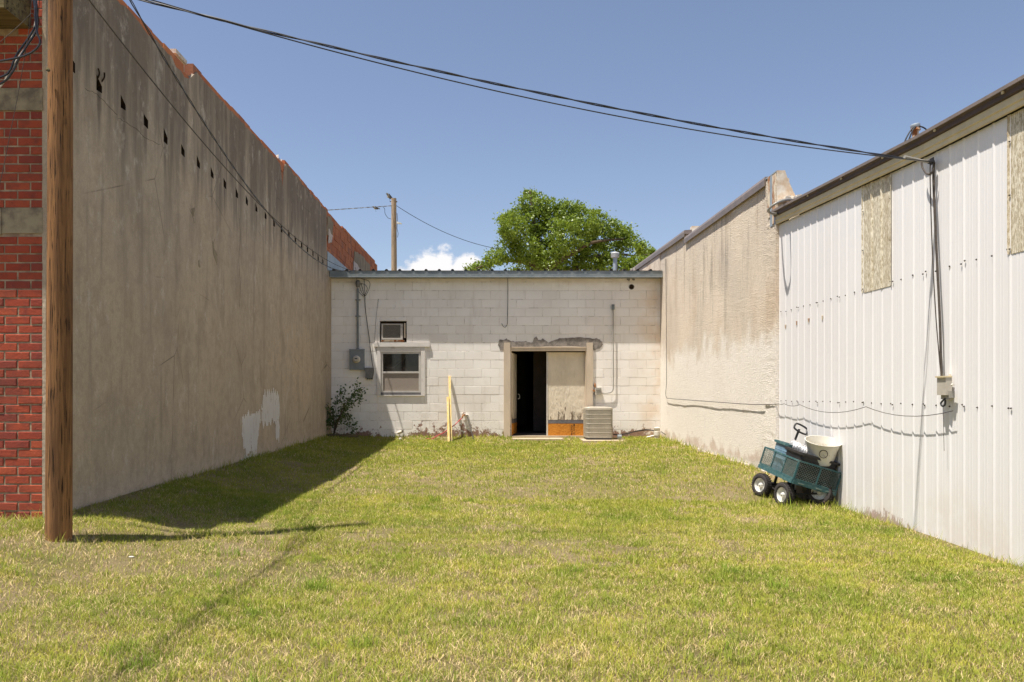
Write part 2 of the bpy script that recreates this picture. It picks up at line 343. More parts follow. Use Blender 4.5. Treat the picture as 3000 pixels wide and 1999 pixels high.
def peel():
    n = NT('peeling_door_paint'); X, Y, Z = n.xyz()
    c = n.mix(n.ramp(n.noise(3, 5), .35, .65), (.74, .65, .51), (.66, .575, .45))
    cr = n.noise(24, 7, .7, (1, 1, .18)); lowb = n.ramp(Z, .34, 1.5, .20, -.10, False)
    k = n.ramp(n.math('ADD', cr, lowb), .715, .75)
    c = n.mix(n.math('MULTIPLY', k, .85), c, (.15, .10, .06)); n.bump(n.math('SUBTRACT', n.noise(18, 6, .6, (1, 1, .35)), k), .9, .02); return n.done(c, .75, .25)
MT['peel'] = peel()
def osb():
    n = NT('strand_board')
    v = n.N.new('ShaderNodeTexVoronoi'); v.inputs['Scale'].default_value = 26; mp = n.N.new('ShaderNodeMapping'); mp.inputs['Rotation'].default_value = (0, .6, 0)
    mp.inputs['Scale'].default_value = (1, 1, 2.4); n.L.new(n.pos, mp.inputs[0]); n.L.new(mp.outputs[0], v.inputs['Vector'])
    c = n.mix(n.ramp(v.outputs['Color'], .2, .8), (.58, .24, .035), (.44, .165, .02)); c = n.mix(n.ramp(n.noise(45, 5, .7), .5, .72, 0, .6), c, (.66, .33, .085)); return n.done(c, .75, .2)
MT['osb'] = osb()
MT['kick'] = simple('grey_strip', (.16, .15, .155), (.12, .115, .12), 9, .6)
MT['black_ink'] = simple('black_ink', (.035, .025, .02), None, 9, .8)
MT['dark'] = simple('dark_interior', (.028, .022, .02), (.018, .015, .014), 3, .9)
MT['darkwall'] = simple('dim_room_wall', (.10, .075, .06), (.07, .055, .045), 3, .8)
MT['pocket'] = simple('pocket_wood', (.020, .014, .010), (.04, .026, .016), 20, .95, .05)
MT['whitewood'] = simple('chipped_white_wood', (.70, .655, .60), (.52, .47, .41), 12, .7, .3, st=(.4, 1, .4), bump=.3, bscale=50, lo=.5, hi=.8)
MT['alu'] = simple('aluminium_frame', (.62, .575, .52), (.54, .50, .45), 6, .45, .5, .2)
def glass():
    n = NT('window_glass'); N = n.N; L = n.L; N.remove(n.b); out = N['Material Output']
    tr = N.new('ShaderNodeBsdfTransparent'); tr.inputs[0].default_value = (.55, .55, .53, 1); gl = N.new('ShaderNodeBsdfGlossy'); gl.inputs['Roughness'].default_value = .04
    fr = N.new('ShaderNodeFresnel'); fr.inputs[0].default_value = 1.5; df = N.new('ShaderNodeBsdfDiffuse'); df.inputs[0].default_value = (.16, .14, .12, 1)
    m0 = N.new('ShaderNodeMixShader'); L.new(n.ramp(n.noise(5, 6, .7), .4, .8, .05, .3), m0.inputs[0]); L.new(tr.outputs[0], m0.inputs[1]); L.new(df.outputs[0], m0.inputs[2])
    mx = N.new('ShaderNodeMixShader'); L.new(fr.outputs[0], mx.inputs[0]); L.new(m0.outputs[0], mx.inputs[1]); L.new(gl.outputs[0], mx.inputs[2]); L.new(mx.outputs[0], out.inputs[0]); return n.mat
MT['glass'] = glass()
MT['screen'] = simple('insect_screen', (.33, .28, .235), (.28, .235, .195), 40, .8, .15, st=(1, 1, 6))
MT['metergrey'] = simple('meter_grey', (.19, .215, .225), (.23, .25, .255), 5, .5, .4)
MT['phonegrey'] = simple('dull_grey_plastic', (.155, .155, .15), (.2, .195, .185), 12, .7, .3)
MT['beigebox'] = simple('beige_plastic', (.50, .455, .38), (.44, .40, .335), 8, .55, .35)
MT['conduit'] = simple('conduit_grey', (.155, .175, .175), (.21, .225, .22), 6, .5, .4)
MT['conduitlight'] = simple('conduit_pale', (.33, .31, .275), (.28, .265, .235), 6, .5, .4)
MT['black'] = simple('black_rubber', (.018, .017, .018), (.03, .028, .028), 12, .6, .4)
MT['blackgloss'] = simple('black_cable_sheath', (.02, .02, .024), (.03, .03, .034), 12, .32, .5)
MT['brownwire'] = simple('weathered_cable', (.06, .048, .04), (.09, .075, .06), 30, .7, .3)
MT['alwire'] = simple('bare_aluminium_wire', (.50, .50, .50), (.25, .25, .26), 20, .4, .6, .5)
MT['white'] = simple('white_plastic', (.72, .67, .58), (.60, .54, .45), 10, .5, .35)
MT['acwhite'] = simple('aged_white_metal', (.52, .475, .42), (.34, .29, .24), 12, .6, .3, lo=.5, hi=.75)
MT['acgrille'] = simple('dusty_grille', (.24, .215, .185), (.34, .31, .27), 50, .7, .3)
MT['acdark'] = simple('ac_dark', (.03, .026, .022), (.09, .045, .025), 12, .9)
MT['condenser'] = simple('condenser_beige', (.44, .395, .315), (.39, .35, .28), 6, .5, .35)
MT['condfin'] = simple('condenser_coil', (.085, .075, .06), (.13, .115, .09), 20, .6, .3)
MT['condbase'] = simple('condenser_base', (.10, .10, .105), None, 6, .6)
MT['concrete'] = simple('concrete_pad', (.50, .40, .28), (.42, .33, .23), 9, .9, .15, bump=.4)
MT['red_hose'] = simple('red_hose', (.50, .05, .05), (.38, .035, .04), 12, .45, .4)
MT['brass'] = simple('rusty_brass', (.45, .23, .10), (.28, .12, .05), 30, .6, .3, .3)
MT['rod'] = simple('dark_rod', (.06, .05, .045), None, 9, .6)
MT['teal'] = simple('teal_cart_paint', (.034, .095, .10), (.10, .16, .15), 22, .6, .3, lo=.45, hi=.7)
MT['tealwire'] = simple('teal_wire', (.10, .16, .15), (.18, .21, .18), 40, .5, .4)
def tyre():
    n = NT('black_tyre'); c = n.mix(n.noise(30, 4), (.03, .026, .025), (.055, .047, .043)); n.bump(n.voro(70), .7, .006); return n.done(c, .85, .25)
MT['tyre'] = tyre()
MT['rim'] = simple('white_wheel_rim', (.70, .68, .62), (.55, .52, .46), 14, .5, .4)
MT['bluetote'] = simple('blue_plastic', (.09, .17, .24), (.16, .25, .31), 9, .4, .4)
MT['blacktote'] = simple('black_plastic', (.022, .02, .02), (.034, .03, .028), 7, .5, .35)
MT['foil'] = simple('crinkled_foil', (.80, .79, .78), (.62, .61, .6), 20, .42, .5, .7, bump=.8, bscale=70)
MT['creamtub'] = simple('cream_enamel', (.70, .67, .58), (.62, .585, .50), 5, .45, .4)
MT['straw'] = simple('dry_twigs', (.30, .24, .16), (.42, .36, .26), 30, .9, .1)
MT['stone'] = simple('grey_stone', (.36, .30, .24), (.28, .235, .19), 9, .9, .1, bump=.5)
MT['birdgrey'] = simple('bird_grey', (.17, .16, .15), (.10, .095, .09), 20, .8)
MT['birdpale'] = simple('bird_pale', (.55, .47, .38), None, 20, .8)
MT['lampglass'] = simple('lamp_shell', (.62, .62, .60), None, 6, .5)
MT['bark'] = simple('bark', (.09, .065, .045), (.13, .1, .07), 14, .95, .1, bump=.8, bscale=30)
def leafm(name, c1, c2, tr):
    n = NT(name); N = n.N; L = n.L; N.remove(n.b); out = N['Material Output']
    at = N.new('ShaderNodeAttribute'); at.attribute_name = 'tint'
    c = n.mix(at.outputs['Fac'], c1, c2)
    d = N.new('ShaderNodeBsdfDiffuse'); t = N.new('ShaderNodeBsdfTranslucent'); L.new(c, d.inputs[0]); L.new(n.mix(.5, c, tr), t.inputs[0])
    g = N.new('ShaderNodeBsdfGlossy'); g.inputs['Roughness'].default_value = .45; g.inputs[0].default_value = (.6, .6, .6, 1)
    m1 = N.new('ShaderNodeMixShader'); m1.inputs[0].default_value = .34; L.new(d.outputs[0], m1.inputs[1]); L.new(t.outputs[0], m1.inputs[2])
    m2 = N.new('ShaderNodeMixShader'); m2.inputs[0].default_value = .05; L.new(m1.outputs[0], m2.inputs[1]); L.new(g.outputs[0], m2.inputs[2]); L.new(m2.outputs[0], out.inputs[0]); return n.mat
MT['leaf'] = leafm('tree_leaf', (.10, .16, .017), (.235, .305, .035), (.30, .40, .025))
MT['bushleaf'] = leafm('sapling_leaf', (.045, .09, .02), (.10, .155, .04), (.14, .22, .03))
def grassm():
    n = NT('grass_blade'); N = n.N; L = n.L; N.remove(n.b); out = N['Material Output']
    at = N.new('ShaderNodeAttribute'); at.attribute_name = 'blade_colour'
    d = N.new('ShaderNodeBsdfDiffuse'); t = N.new('ShaderNodeBsdfTranslucent'); L.new(at.outputs['Color'], d.inputs[0]); L.new(at.outputs['Color'], t.inputs[0])
    m1 = N.new('ShaderNodeMixShader'); m1.inputs[0].default_value = .3; L.new(d.outputs[0], m1.inputs[1]); L.new(t.outputs[0], m1.inputs[2]); L.new(m1.outputs[0], out.inputs[0]); return n.mat
MT['grass'] = grassm()
def groundm():
    n = NT('dry_soil')
    c = n.mix(n.ramp(n.noise(2.2, 6, .6), .35, .65), (.50, .355, .225), (.37, .25, .155))
    c = n.mix(n.ramp(n.noise(34, 7, .75), .42, .62), c, (.50, .39, .23))
    c = n.mix(n.ramp(n.noise(70, 5, .8, (1, 2.5, 1)), .55, .68, 0, .8), c, (.20, .145, .075))
    c = n.mix(n.ramp(n.noise(1.1, 5, .6, (1, 1, 1), (7, 3, 0)), .36, .60, .2, .8), c, (.25, .225, .07))
    c = n.mix(n.ramp(n.noise(120, 4, .8), .52, .62, 0, .75), c, (.14, .10, .055)); c = n.mix(n.ramp(n.noise(95, 4, .8, (1, 2.2, 1), (3, 3, 3)), .58, .66, 0, .8), c, (.62, .50, .32))
    n.bump(n.math('ADD', n.noise(45, 6, .75), n.noise(160, 3, .7)), 1.0, .03); return n.done(c, .95, .1)
MT['ground'] = groundm()

# ---------------------------------------------------------------- terrain
def interp(x, xs, ys): return float(np.interp(x, xs, ys))
def gz_arr(x, y):
    t = np.clip((x-XL)/(XR-XL), 0, 1)
    dl = np.interp(y, [0, 5.4, 6.15, 6.6, 9, 18.9, 60], [-.12, -.11, -.09, -.035, -.036, -.0, 0])
    dr = np.interp(y, [0, 6, 9.27, 10.5, 12.15, 18.9, 60], [-.35, -.338, -.33, -.22, -.14, -.05, 0])
    s = t**2.3
    sw = np.clip(t/.16, 0, 1)*np.clip((1-t)/.2, 0, 1); sw = sw*sw*(3-2*sw)
    z = dl*(1-s)+dr*s-sw*np.interp(y, [3, 5, 7, 9, 14, 18.2, 18.6, 18.9], [.06, .11, .17, .17, .155, .11, .08, .03])*np.clip(1.1-s, 0, 1)
    z = z-.075*np.exp(-((x-3.5)/.42)**2-((y-9.75)/.75)**2)
    return z+.010*np.sin(x*2.3+1.3*np.sin(y*1.1))*np.sin(y*1.7+x)
def gz(x, y): return float(gz_arr(np.array(float(x)), np.array(float(y))))
xs = np.unique(np.concatenate([[-900, -300, -100, -40, -20, -12], np.arange(-9, 9.01, .18), [12, 20, 40, 100, 300, 900]]))
ys = np.unique(np.concatenate([[-900, -200, -60, -20, -8], np.arange(-3, 20.01, .18), [22, 26, 32, 45, 70, 120, 300, 900, 2000]]))
gx, gy = np.meshgrid(xs, ys); gzv = gz_arr(gx, gy); nx = len(xs)
verts = np.stack([gx.ravel(), gy.ravel(), gzv.ravel()], 1)
ii = np.arange(len(ys)-1)[:, None]*nx+np.arange(nx-1)[None, :]
faces = np.stack([ii, ii+1, ii+nx+1, ii+nx], -1).reshape(-1, 4)
me = bpy.data.meshes.new('ground'); me.from_pydata(verts.tolist(), [], faces.tolist()); me.materials.append(MT['ground'])
me.polygons.foreach_set('use_smooth', [True]*len(me.polygons)); me.update()
tag(put('ground', me), kind='structure')

# ---------------------------------------------------------------- left building: stuccoed side wall, brick rear wall
LBASE = (XL, 6.66, 0)
left = thing('brick_building', 'tall red brick building with a grey brown stuccoed side wall in shade', 'building', LBASE)
YC, YE = 6.66, 18.37
def ztop(y): return float(np.interp(y, [6.66, 7.5, 7.51, 10.0, 10.01, 14.5, 14.51, 18.4, 26.5, 27.6], [4.85, 4.88, 4.95, 4.95, 5.09, 5.11, 5.21, 5.20, 5.33, 5.33]))
holes = [7.08, 7.58, 8.08, 8.62, 9.15, 9.67, 10.19, 10.70, 11.22, 11.76, 12.25, 12.76, 13.29, 13.82, 14.33, 14.86, 15.36, 15.88, 16.40, 16.92, 17.44, 17.95]
cols = sorted(set([round(v, 3) for v in np.arange(YC, YE, .14)]+[YE]))
cols = [c for c in cols if all(abs(c-h) > .085 for h in holes)]+[h-.055 for h in holes]+[h+.055 for h in holes]
cols = sorted(cols)
def jag(y):
    v = .075+.06*mnoise.noise(Vector((y*2.6, 3, 0)))+.05*mnoise.noise(Vector((y*9, 1, 0)))
    if abs(y-9.75) < .35: v += .06
    if 14.25 < y < 14.5: v += .42*max(0, 1-abs(y-14.42)/.16)
    return max(.012, v)
sk = MB(); pocket_specs = []
def topv(y, side):
    yy = y-.003 if side else y+.003
    return ztop(min(max(yy, YC), YE))-jag(y)
for a, b in zip(cols[:-1], cols[1:]):
    h = [hh for hh in holes if abs((a+b)/2-hh) < .02]
    za, zb = topv(a, 0), topv(b, 1)
    def q(p): sk.add([(XL, y, z) for y, z in p], [(0, 1, 2, 3)])
    if not h: q([(a, -.5), (b, -.5), (b, zb), (a, za)])
    else:
        j = [random.uniform(-.015, .015) for _ in range(6)]
        hz = 3.885+.003*(h[0]-7)
        lo_a, lo_b, hi_b, hi_a = hz-.05+j[0], hz-.055+j[1], hz+.02+j[2], hz+.085+j[3]
        q([(a, -.5), (b, -.5), (b, lo_b), (a, lo_a)]); q([(a, hi_a), (b, hi_b), (b, zb), (a, za)])
        pocket_specs.append((a, b, lo_a, lo_b, hi_b, hi_a))
for a, b in zip(np.linspace(YE, YB+.01, 5)[:-1], np.linspace(YE, YB+.01, 5)[1:]): sk.add([(XL, a, -.5), (XL, b, -.5), (XL, b, 3.83), (XL, a, 3.83)], [(0, 1, 2, 3)])
# skin edges at the corner and along the top
sk.add([(XL, YC, -.5), (XL-.03, YC, -.5), (XL-.03, YC, ztop(YC)), (XL, YC, ztop(YC)-jag(YC))], [(0, 1, 2, 3)])
for a, b in zip(cols[:-1], cols[1:]):
    za, zb = topv(a, 0), topv(b, 1); sk.add([(XL, a, za), (XL, b, zb), (XL-.03, b, zb+.012), (XL-.03, a, za+.012)], [(0, 1, 2, 3)])
sk.build('stucco_wall', MT['stucco'], left, fix=False)
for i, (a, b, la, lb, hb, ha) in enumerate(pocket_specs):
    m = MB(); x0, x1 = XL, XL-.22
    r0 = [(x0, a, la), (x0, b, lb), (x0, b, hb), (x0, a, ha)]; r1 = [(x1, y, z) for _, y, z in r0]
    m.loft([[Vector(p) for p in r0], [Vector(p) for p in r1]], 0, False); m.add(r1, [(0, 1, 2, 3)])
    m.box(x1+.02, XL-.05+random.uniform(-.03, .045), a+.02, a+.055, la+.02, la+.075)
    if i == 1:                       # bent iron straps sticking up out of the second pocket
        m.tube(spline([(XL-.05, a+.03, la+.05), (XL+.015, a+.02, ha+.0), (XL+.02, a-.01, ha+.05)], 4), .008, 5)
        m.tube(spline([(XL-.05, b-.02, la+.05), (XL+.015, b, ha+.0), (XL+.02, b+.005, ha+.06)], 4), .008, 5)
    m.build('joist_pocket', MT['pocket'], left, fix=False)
# core of the wall and body of the building behind the skin
core = MB()
for (y0, y1) in ((YC+.12, 7.5), (7.5, 10), (10, 14.5), (14.5, 18.37)):
    core.box(XL-.55, XL-.235, y0, y1, -.5, min(ztop(y0+.02), ztop(y1-.02))-.16)
    core.box(XL-.235, XL-.015, y0, y1, 4.02, min(ztop(y0+.02), ztop(y1-.02))-.16); core.box(XL-.235, XL-.015, y0, y1, -.5, 3.78)
core.box(XL-.55, XL-.01, 18.371, 27, -.5, 3.82)
core.box(-12, XL-.551, YC+.13, 26, -.5, 4.55)
core.build('wall_core', MT['plaster'], left)
# clay tiles that crown the wall
for y in np.arange(YC+.02, YE-.05, .305):
    if 9.62 < y < 9.98: continue
    m = MB(); zt = min(ztop(y+.01), ztop(y+.29)); dz = random.uniform(-.012, .008)
    m.box(XL-.22, XL-.012+random.uniform(-.006, .004), y+.004, y+.298, zt-.155, zt+dz)
    m.build('clay_tile', MT['tile'], left)
m = MB(); m.box(XL-.2, XL-.012, 9.66, 9.98, 4.80, 4.87); m.build('clay_tile', MT['tile'], left)
m = MB()                               # two tiles laid bare under the second step
m.box(XL-.05, XL-.004, 14.30, 14.47, 4.78, 4.93); m.box(XL-.05, XL-.004, 14.36, 14.47, 4.63, 4.77); m.build('clay_tile', MT['tile'], left)
m = MB(); m.box(XL-.42, XL-.10, 9.70, 9.98, 4.8, 5.06); m.box(XL-.46, XL-.07, 9.64, 9.99, 5.06, 5.11); m.build('chimney_cap', MT['whiteplaster'], left)
m = MB()
for _ in range(7):
    c = (XL-.1+random.uniform(-.06, .06), 14.36+random.uniform(-.08, .1), 5.12+random.uniform(0, .1)); m.obox(c, (.03, .01, .01), (-.01, .035, .01), (.005, .01, .03))
m.build('loose_mortar', MT['whiteplaster'], left)
# tile wall that continues above the low roof
for r in range(9):
    z0 = 3.86+.165*r
    for j, y in enumerate(np.arange(YE+.02-(.15 if r % 2 else 0), 26.6, .305)):
        y0, y1 = max(y, YE+.02)+.005, min(y+.30, 26.5)
        if y1-y0 < .06 or z0 > ztop(y0)-.05: continue
        z1 = min(z0+.157, ztop(y0))
        if z1 < 1+(3.9-1)*y0/18.9-.25: continue
        m = MB(); m.box(XL-.25, XL-.02+random.uniform(-.008, .006), y0, y1, z0, z1); m.build('clay_tile', MT['tile'], left)
m = MB(); m.box(XL-.26, XL-.034, YE+.01, 26.5, 3.3, 5.15); m.build('tile_joint', MT['mortar'], left)
m = MB(); m.box(XL-.4, XL+.0, 26.5, 26.9, 3.4, 5.24); m.box(XL-.4, XL+.02, 26.9, 27.3, 3.4, 4.95); m.build('end_pier', MT['tile'], left)
def blob(mb, pts, x, th, jit=.03, n=5):
    out = []
    for i in range(len(pts)):
        a, b = pts[i], pts[(i+1) % len(pts)]
        for j in range(n):
            t = j/n; out.append((a[0]+(b[0]-a[0])*t+random.uniform(-jit, jit), a[1]+(b[1]-a[1])*t+random.uniform(-jit, jit)))
    mb.prism([(x, y, z) for y, z in out], (th, 0, 0)); return mb
m = MB(); blob(m, [(18.45, 4.6), (19.0, 4.55), (19.2, 5.0), (18.9, 5.1), (18.5, 5.05)], XL-.012, .012); m.build('plaster_patch', MT['plaster'], left); m = MB(); blob(m, [(22.0, 4.2), (25.0, 4.25), (25.3, 5.0), (23.6, 5.0), (22.3, 4.9)], XL-.012, .012); m.build('plaster_patch', MT['plaster'], left)
m = MB(); blob(m, [(18.55, 4.45), (18.9, 4.5), (19.05, 4.7), (18.6, 4.78)], XL-.002, .01); m.build('plaster_patch', MT['whiteplaster'], left); m = MB(); blob(m, [(22.1, 4.3), (24.9, 4.2), (25.0, 4.42), (22.1, 4.62)], XL-.002, .01); m.build('plaster_patch', MT['whiteplaster'], left)
# white paint left low on the stucco
m = MB()
pp = lambda l: [(PL(x, y).y, PL(x, y).z) for x, y in l]
def ragged(mb, poly, x, th, cy=.016, cz=.03):
    ys_ = [p[0] for p in poly]; zs_ = [p[1] for p in poly]
    def inside(y, z):
        c = False; n = len(poly)
        for i in range(n):
            (ya, za), (yb, zb) = poly[i], poly[(i+1) % n]
            if (za > z) != (zb > z) and y < (yb-ya)*(z-za)/(zb-za)+ya: c = not c
        return c
    for y in np.arange(min(ys_)-.15, max(ys_)+.15, cy):
        for z in np.arange(min(zs_)-.15, max(zs_)+.15, cz):
            jy = .09*mnoise.noise(Vector((y*5, z*3.5, 1)))+.05*mnoise.noise(Vector((y*17, z*9, 4))); jz = .13*mnoise.noise(Vector((y*11, z*3, 7)))
            if inside(y+jy, z+jz) and mnoise.noise(Vector((y*14, z*4, 11)))+.6*mnoise.noise(Vector((y*40, z*13, 2))) > -.68:
                d = random.uniform(0, .006); mb.add([(x+th, y-cy*.55, z-cz*.5-d), (x+th, y+cy*.55, z-cz*.5-d), (x+th, y+cy*.55, z+cz*.55), (x+th, y-cy*.55, z+cz*.55)], [(0, 1, 2, 3)])
ragged(m, pp([(706, 1270), (712, 1228), (722, 1214), (760, 1207), (764, 1240), (757, 1280), (752, 1325), (722, 1327), (716, 1300)]), XL, .003)
ragged(m, pp([(763, 1190), (768, 1172), (776, 1150), (812, 1147), (819, 1196), (816, 1240), (800, 1235), (780, 1245), (764, 1240)]), XL, .0035)
ragged(m, pp([(806, 1240), (817, 1240), (815, 1285), (808, 1285)]), XL, .003)
ragged(m, pp([(706, 1345), (750, 1328), (752, 1340), (708, 1356)]), XL, .003)
tag(m, None) if False else None
m.build('paint_patch', MT['paintpatch'], left)
m = MB()
for l in ([(560, 610), (570, 608), (568, 635), (562, 630)], [(622, 705), (630, 735), (638, 760), (634, 775), (625, 745)], [(580, 765), (584, 763), (586, 785), (582, 782)]):
    blob(m, pp(l), XL+.0005, .004, .012, 3)
m.build('exposed_tile', MT['plaster'], left)
for cr_ in ([(250, 262), (285, 278), (318, 312), (342, 338)], [(345, 345), (390, 372), (430, 405), (470, 425)], [(700, 640), (703, 700), (700, 760), (704, 830), (702, 900)], [(628, 700), (626, 722), (634, 745), (636, 778)], [(556, 612), (566, 640), (568, 655)]):
    m = MB(); q_ = [PL(a_+random.uniform(-1, 1), b_) for a_, b_ in cr_]; q_ = spline(q_, 5); q_ = [Vector((XL+.001, p_.y+random.uniform(-.008, .008), p_.z+random.uniform(-.008, .008))) for p_ in q_]; m.tube(q_, .0016, 4); m.build('crack', MT['pocket'], left)
# brick rear wall: each brick near the camera on its own
BR_L, BR_H, CO = .213, .0733, .0733
def brickmesh(l, h, d=.10, ch=.004):
    m = MB(); x0, x1, z0, z1 = 0, l, 0, h; j = lambda: random.uniform(-.0034, .0034)
    fr = [(x0+ch+j(), 0, z0+ch+j()), (x1-ch+j(), 0, z0+ch+j()), (x1-ch+j(), 0, z1-ch+j()), (x0+ch+j(), 0, z1-ch+j())]
    rm = [(x0, ch, z0), (x1, ch, z0), (x1, ch, z1), (x0, ch, z1)]; bk = [(x, d, z) for x, _, z in rm]
    m.loft([[Vector(p) for p in r] for r in (fr, rm, bk)], 0, True); return m
BV = [brickmesh(.201, .0605).mesh('brick', MT['brick']) for _ in range(6)]
BH = [brickmesh(.096, .0605).mesh('brick', MT['brick']) for _ in range(3)]
bands = ((3.326, 3.51), (2.31, 2.52))
stuffb = MB(); nb = 0
zc = -.12; ci = 0
while zc < 4.82:
    band = [b for b in bands if zc+.0625 > b[0] and zc < b[1]]
    if band: zc = band[0][1]+.008; continue
    nxt = [b for b in bands if zc+.0625 < b[0] and zc+.0625+.05 > b[0]]
    x = -3.662; first = (ci % 2 == 1); x += random.uniform(-.006, .0)
    for k in range(14):
        l = .098 if (first and k == 0) else .203; x -= l
        if not (zc > 3.93 and zc < 4.34 and x+l < -3.75):
            pos = (x, YC+random.uniform(-.003, .004), zc)
            if k < 4:
                put('brick', (random.choice(BH) if l < .1 else random.choice(BV)), left, pos); nb += 1
            else: stuffb.box(x, x+l, pos[1], YC+.1, zc, zc+.0625)
        x -= .0105
    zc += CO; ci += 1
tag(stuffb.build('brickwork', MT['brick'], left), kind='stuff')
m = MB(); m.box(-12, -3.66, YC+.0065, YC+.14, -.5, 4.9); m.build('mortar', MT['mortar'], left)
for z0, z1 in bands:
    m = MB()
    for i in range(9):
        x1 = -3.663-i*.34; m.box(x1-.338, x1, YC-.006+random.uniform(-.004, .004), YC+.011, z0+random.uniform(-.006, .004), z1+random.uniform(-.006, .008))
    m.build('concrete_band', MT['concrete_band'], left)
m = MB(); bz = 4.135
m.box(-6.5, -3.765, YC-.37, YC+.10, bz-.13, bz+.04); m.box(-6.5, -3.767, YC-.36, YC+.10, bz+.045, bz+.2); m.build('timber_lintel', MT['timber'], left)

# ---------------------------------------------------------------- rear block building
cen = thing('block_building', 'low white painted concrete block building with double doors across the yard', 'building', (0, YB, 0))
DX0, DX1, DZ = .568, 2.344, 1.976
WX0, WX1, WZ0, WZ1 = -2.545, -1.455, .94, 2.06
AX0, AX1, AZ0, AZ1 = -2.50, -1.872, 2.176, 2.672
def subtract(segs, a, b):
    out = []
    for s0, s1 in segs:
        if b <= s0 or a >= s1: out.append((s0, s1))
        else:
            if a > s0: out.append((s0, a))
            if b < s1: out.append((b, s1))
    return out
def blockmesh(l, h, d=.12, ch=.004):
    m = MB(); fr = [(ch, 0, ch), (l-ch, 0, ch), (l-ch, 0, h-ch), (ch, 0, h-ch)]; rm = [(0, ch, 0), (l, ch, 0), (l, ch, h), (0, ch, h)]
    m.loft([[Vector(p) for p in r] for r in (fr, rm, [(x, d, z) for x, _, z in rm])], 0, True); return m.mesh('block', MT['block'])
cache = {}; nblk = 0; stuffm = MB()
ops = [(DX0, DX1, -.2, DZ), (WX0, WX1, WZ0, WZ1), (AX0, AX1, AZ0, AZ1)]
for n in range(-1, 18):
    z0 = .134+.2032*n; z1 = z0+.2032; x = -2.138+(.2032 if n % 2 else 0)-.4064*6
    while x < XR:
        a, b = max(x, XL), min(x+.4064, XR); x += .4064
        if b-a < .03: continue
        # height left after openings (blocks are cut round them)
        segs = [(a, b, z0, z1)]
        for ox0, ox1, oz0, oz1 in ops:
            ns = []
            for sa, sb, sz0, sz1 in segs:
                if sb <= ox0 or sa >= ox1 or sz1 <= oz0 or sz0 >= oz1: ns.append((sa, sb, sz0, sz1)); continue
                if sa < ox0: ns.append((sa, ox0, sz0, sz1))
                if sb > ox1: ns.append((ox1, sb, sz0, sz1))
                ma, mb_ = max(sa, ox0), min(sb, ox1)
                if sz1 > oz1: ns.append((ma, mb_, oz1, sz1))
                if sz0 < oz0: ns.append((ma, mb_, sz0, oz0))
            segs = ns
        for sa, sb, sz0, sz1 in segs:
            gj = .0022; l, h = sb-sa-2*gj, sz1-sz0-.0066
            if l < .012 or h < .012: continue
            yj = YB+random.uniform(-.0016, .0016)
            if n >= 17 or l < .07 or h < .06 or nblk >= 298: stuffm.box(sa+gj, sb-gj, yj, YB+.12, sz0+.0033, sz1-.0033); continue
            key = (round(l, 3), round(h, 3))
            if key not in cache: cache[key] = blockmesh(l, h)
            put('block', cache[key], cen, (sa+gj, yj, sz0+.0033)); nblk += 1
tag(stuffm.build('block_remnant', MT['block'], cen), kind='stuff')
m = MB(); yb0, yb1 = YB+.009, YB+.19
for (a, b) in ((XL, WX0), (WX1, DX0), (DX1, XR)): m.box(a, b, yb0, yb1, -.5, 3.8)
m.box(WX0, WX1, yb0, yb1, -.5, WZ0); m.box(WX0, AX0, yb0, yb1, WZ1, 3.8); m.box(AX1, WX1, yb0, yb1, WZ1, 3.8); m.box(AX0, AX1, yb0, yb1, AZ1, 3.8); m.box(AX0, AX1, yb0, yb1, WZ1, AZ0)
m.box(DX0, DX1, yb0, yb1, DZ, 3.8)
m.build('mortar', MT['blockjoint'], cen)
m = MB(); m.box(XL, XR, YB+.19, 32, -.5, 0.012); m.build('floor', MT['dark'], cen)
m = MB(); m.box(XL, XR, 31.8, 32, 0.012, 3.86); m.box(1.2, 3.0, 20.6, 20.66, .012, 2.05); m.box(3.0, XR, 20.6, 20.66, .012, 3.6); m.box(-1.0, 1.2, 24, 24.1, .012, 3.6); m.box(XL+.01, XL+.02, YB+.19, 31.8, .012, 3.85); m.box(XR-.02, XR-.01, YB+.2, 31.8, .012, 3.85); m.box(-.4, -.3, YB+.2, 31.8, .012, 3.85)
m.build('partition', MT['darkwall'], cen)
# roof: ribbed sheets, each sheet 3 ribs wide
OV = .256
def ribprofile(x0, x1, ph, per=.3055, h=.034):
    pts = [(x0, 0)]; k = math.ceil((x0-ph)/per)
    while ph+k*per < x1:
        c = ph+k*per
        for dx, dz in ((-.042, 0), (-.02, h), (.02, h), (.042, 0)):
            if x0 < c+dx < x1: pts.append((c+dx, dz))
        k += 1
    pts.append((x1, 0)); return pts
xx = XL+.02; w = .9165; ph = -1.394
while xx < XR-.05:
    x1 = min(xx+w, XR-.02); pr = ribprofile(xx, x1, ph); m = MB()
    rows = []
    for y, zb in ((YB-OV-.012, 3.818), (25, 3.97), (32, 3.99)): rows.append([(x, y, zb+z) for x, z in pr]+[(x, y, zb+z-.006) for x, z in reversed(pr)])
    m.loft([[Vector(p) for p in r] for r in rows], 0, True); m.build('roof_sheet', MT['roofmetal'], cen); xx = x1+.0005
m = MB(); x0, x1 = XL+.012, XR-.005; yf = YB-OV
m.box(x0, x1, yf, yf+.012, 3.666, 3.814); m.box(x0, x1, yf+.012, YB-.003, 3.667, 3.679); m.build('fascia', MT['galv'], cen)
m = MB(); m.box(x0, x1, yf-.003, yf, 3.666, 3.678); m.build('drip_edge', MT['galvlight'], cen)
m = MB(); m.box(XL+.002, XL+.012, YE+.05, 23, 3.80, 4.23); m.build('wall_flashing', MT['galvlight'], cen)
m = MB(); m.box(XR-.012, XR-.002, YB+.03, 23, 3.80, 4.2); m.build('wall_flashing', MT['galvlight'], cen)
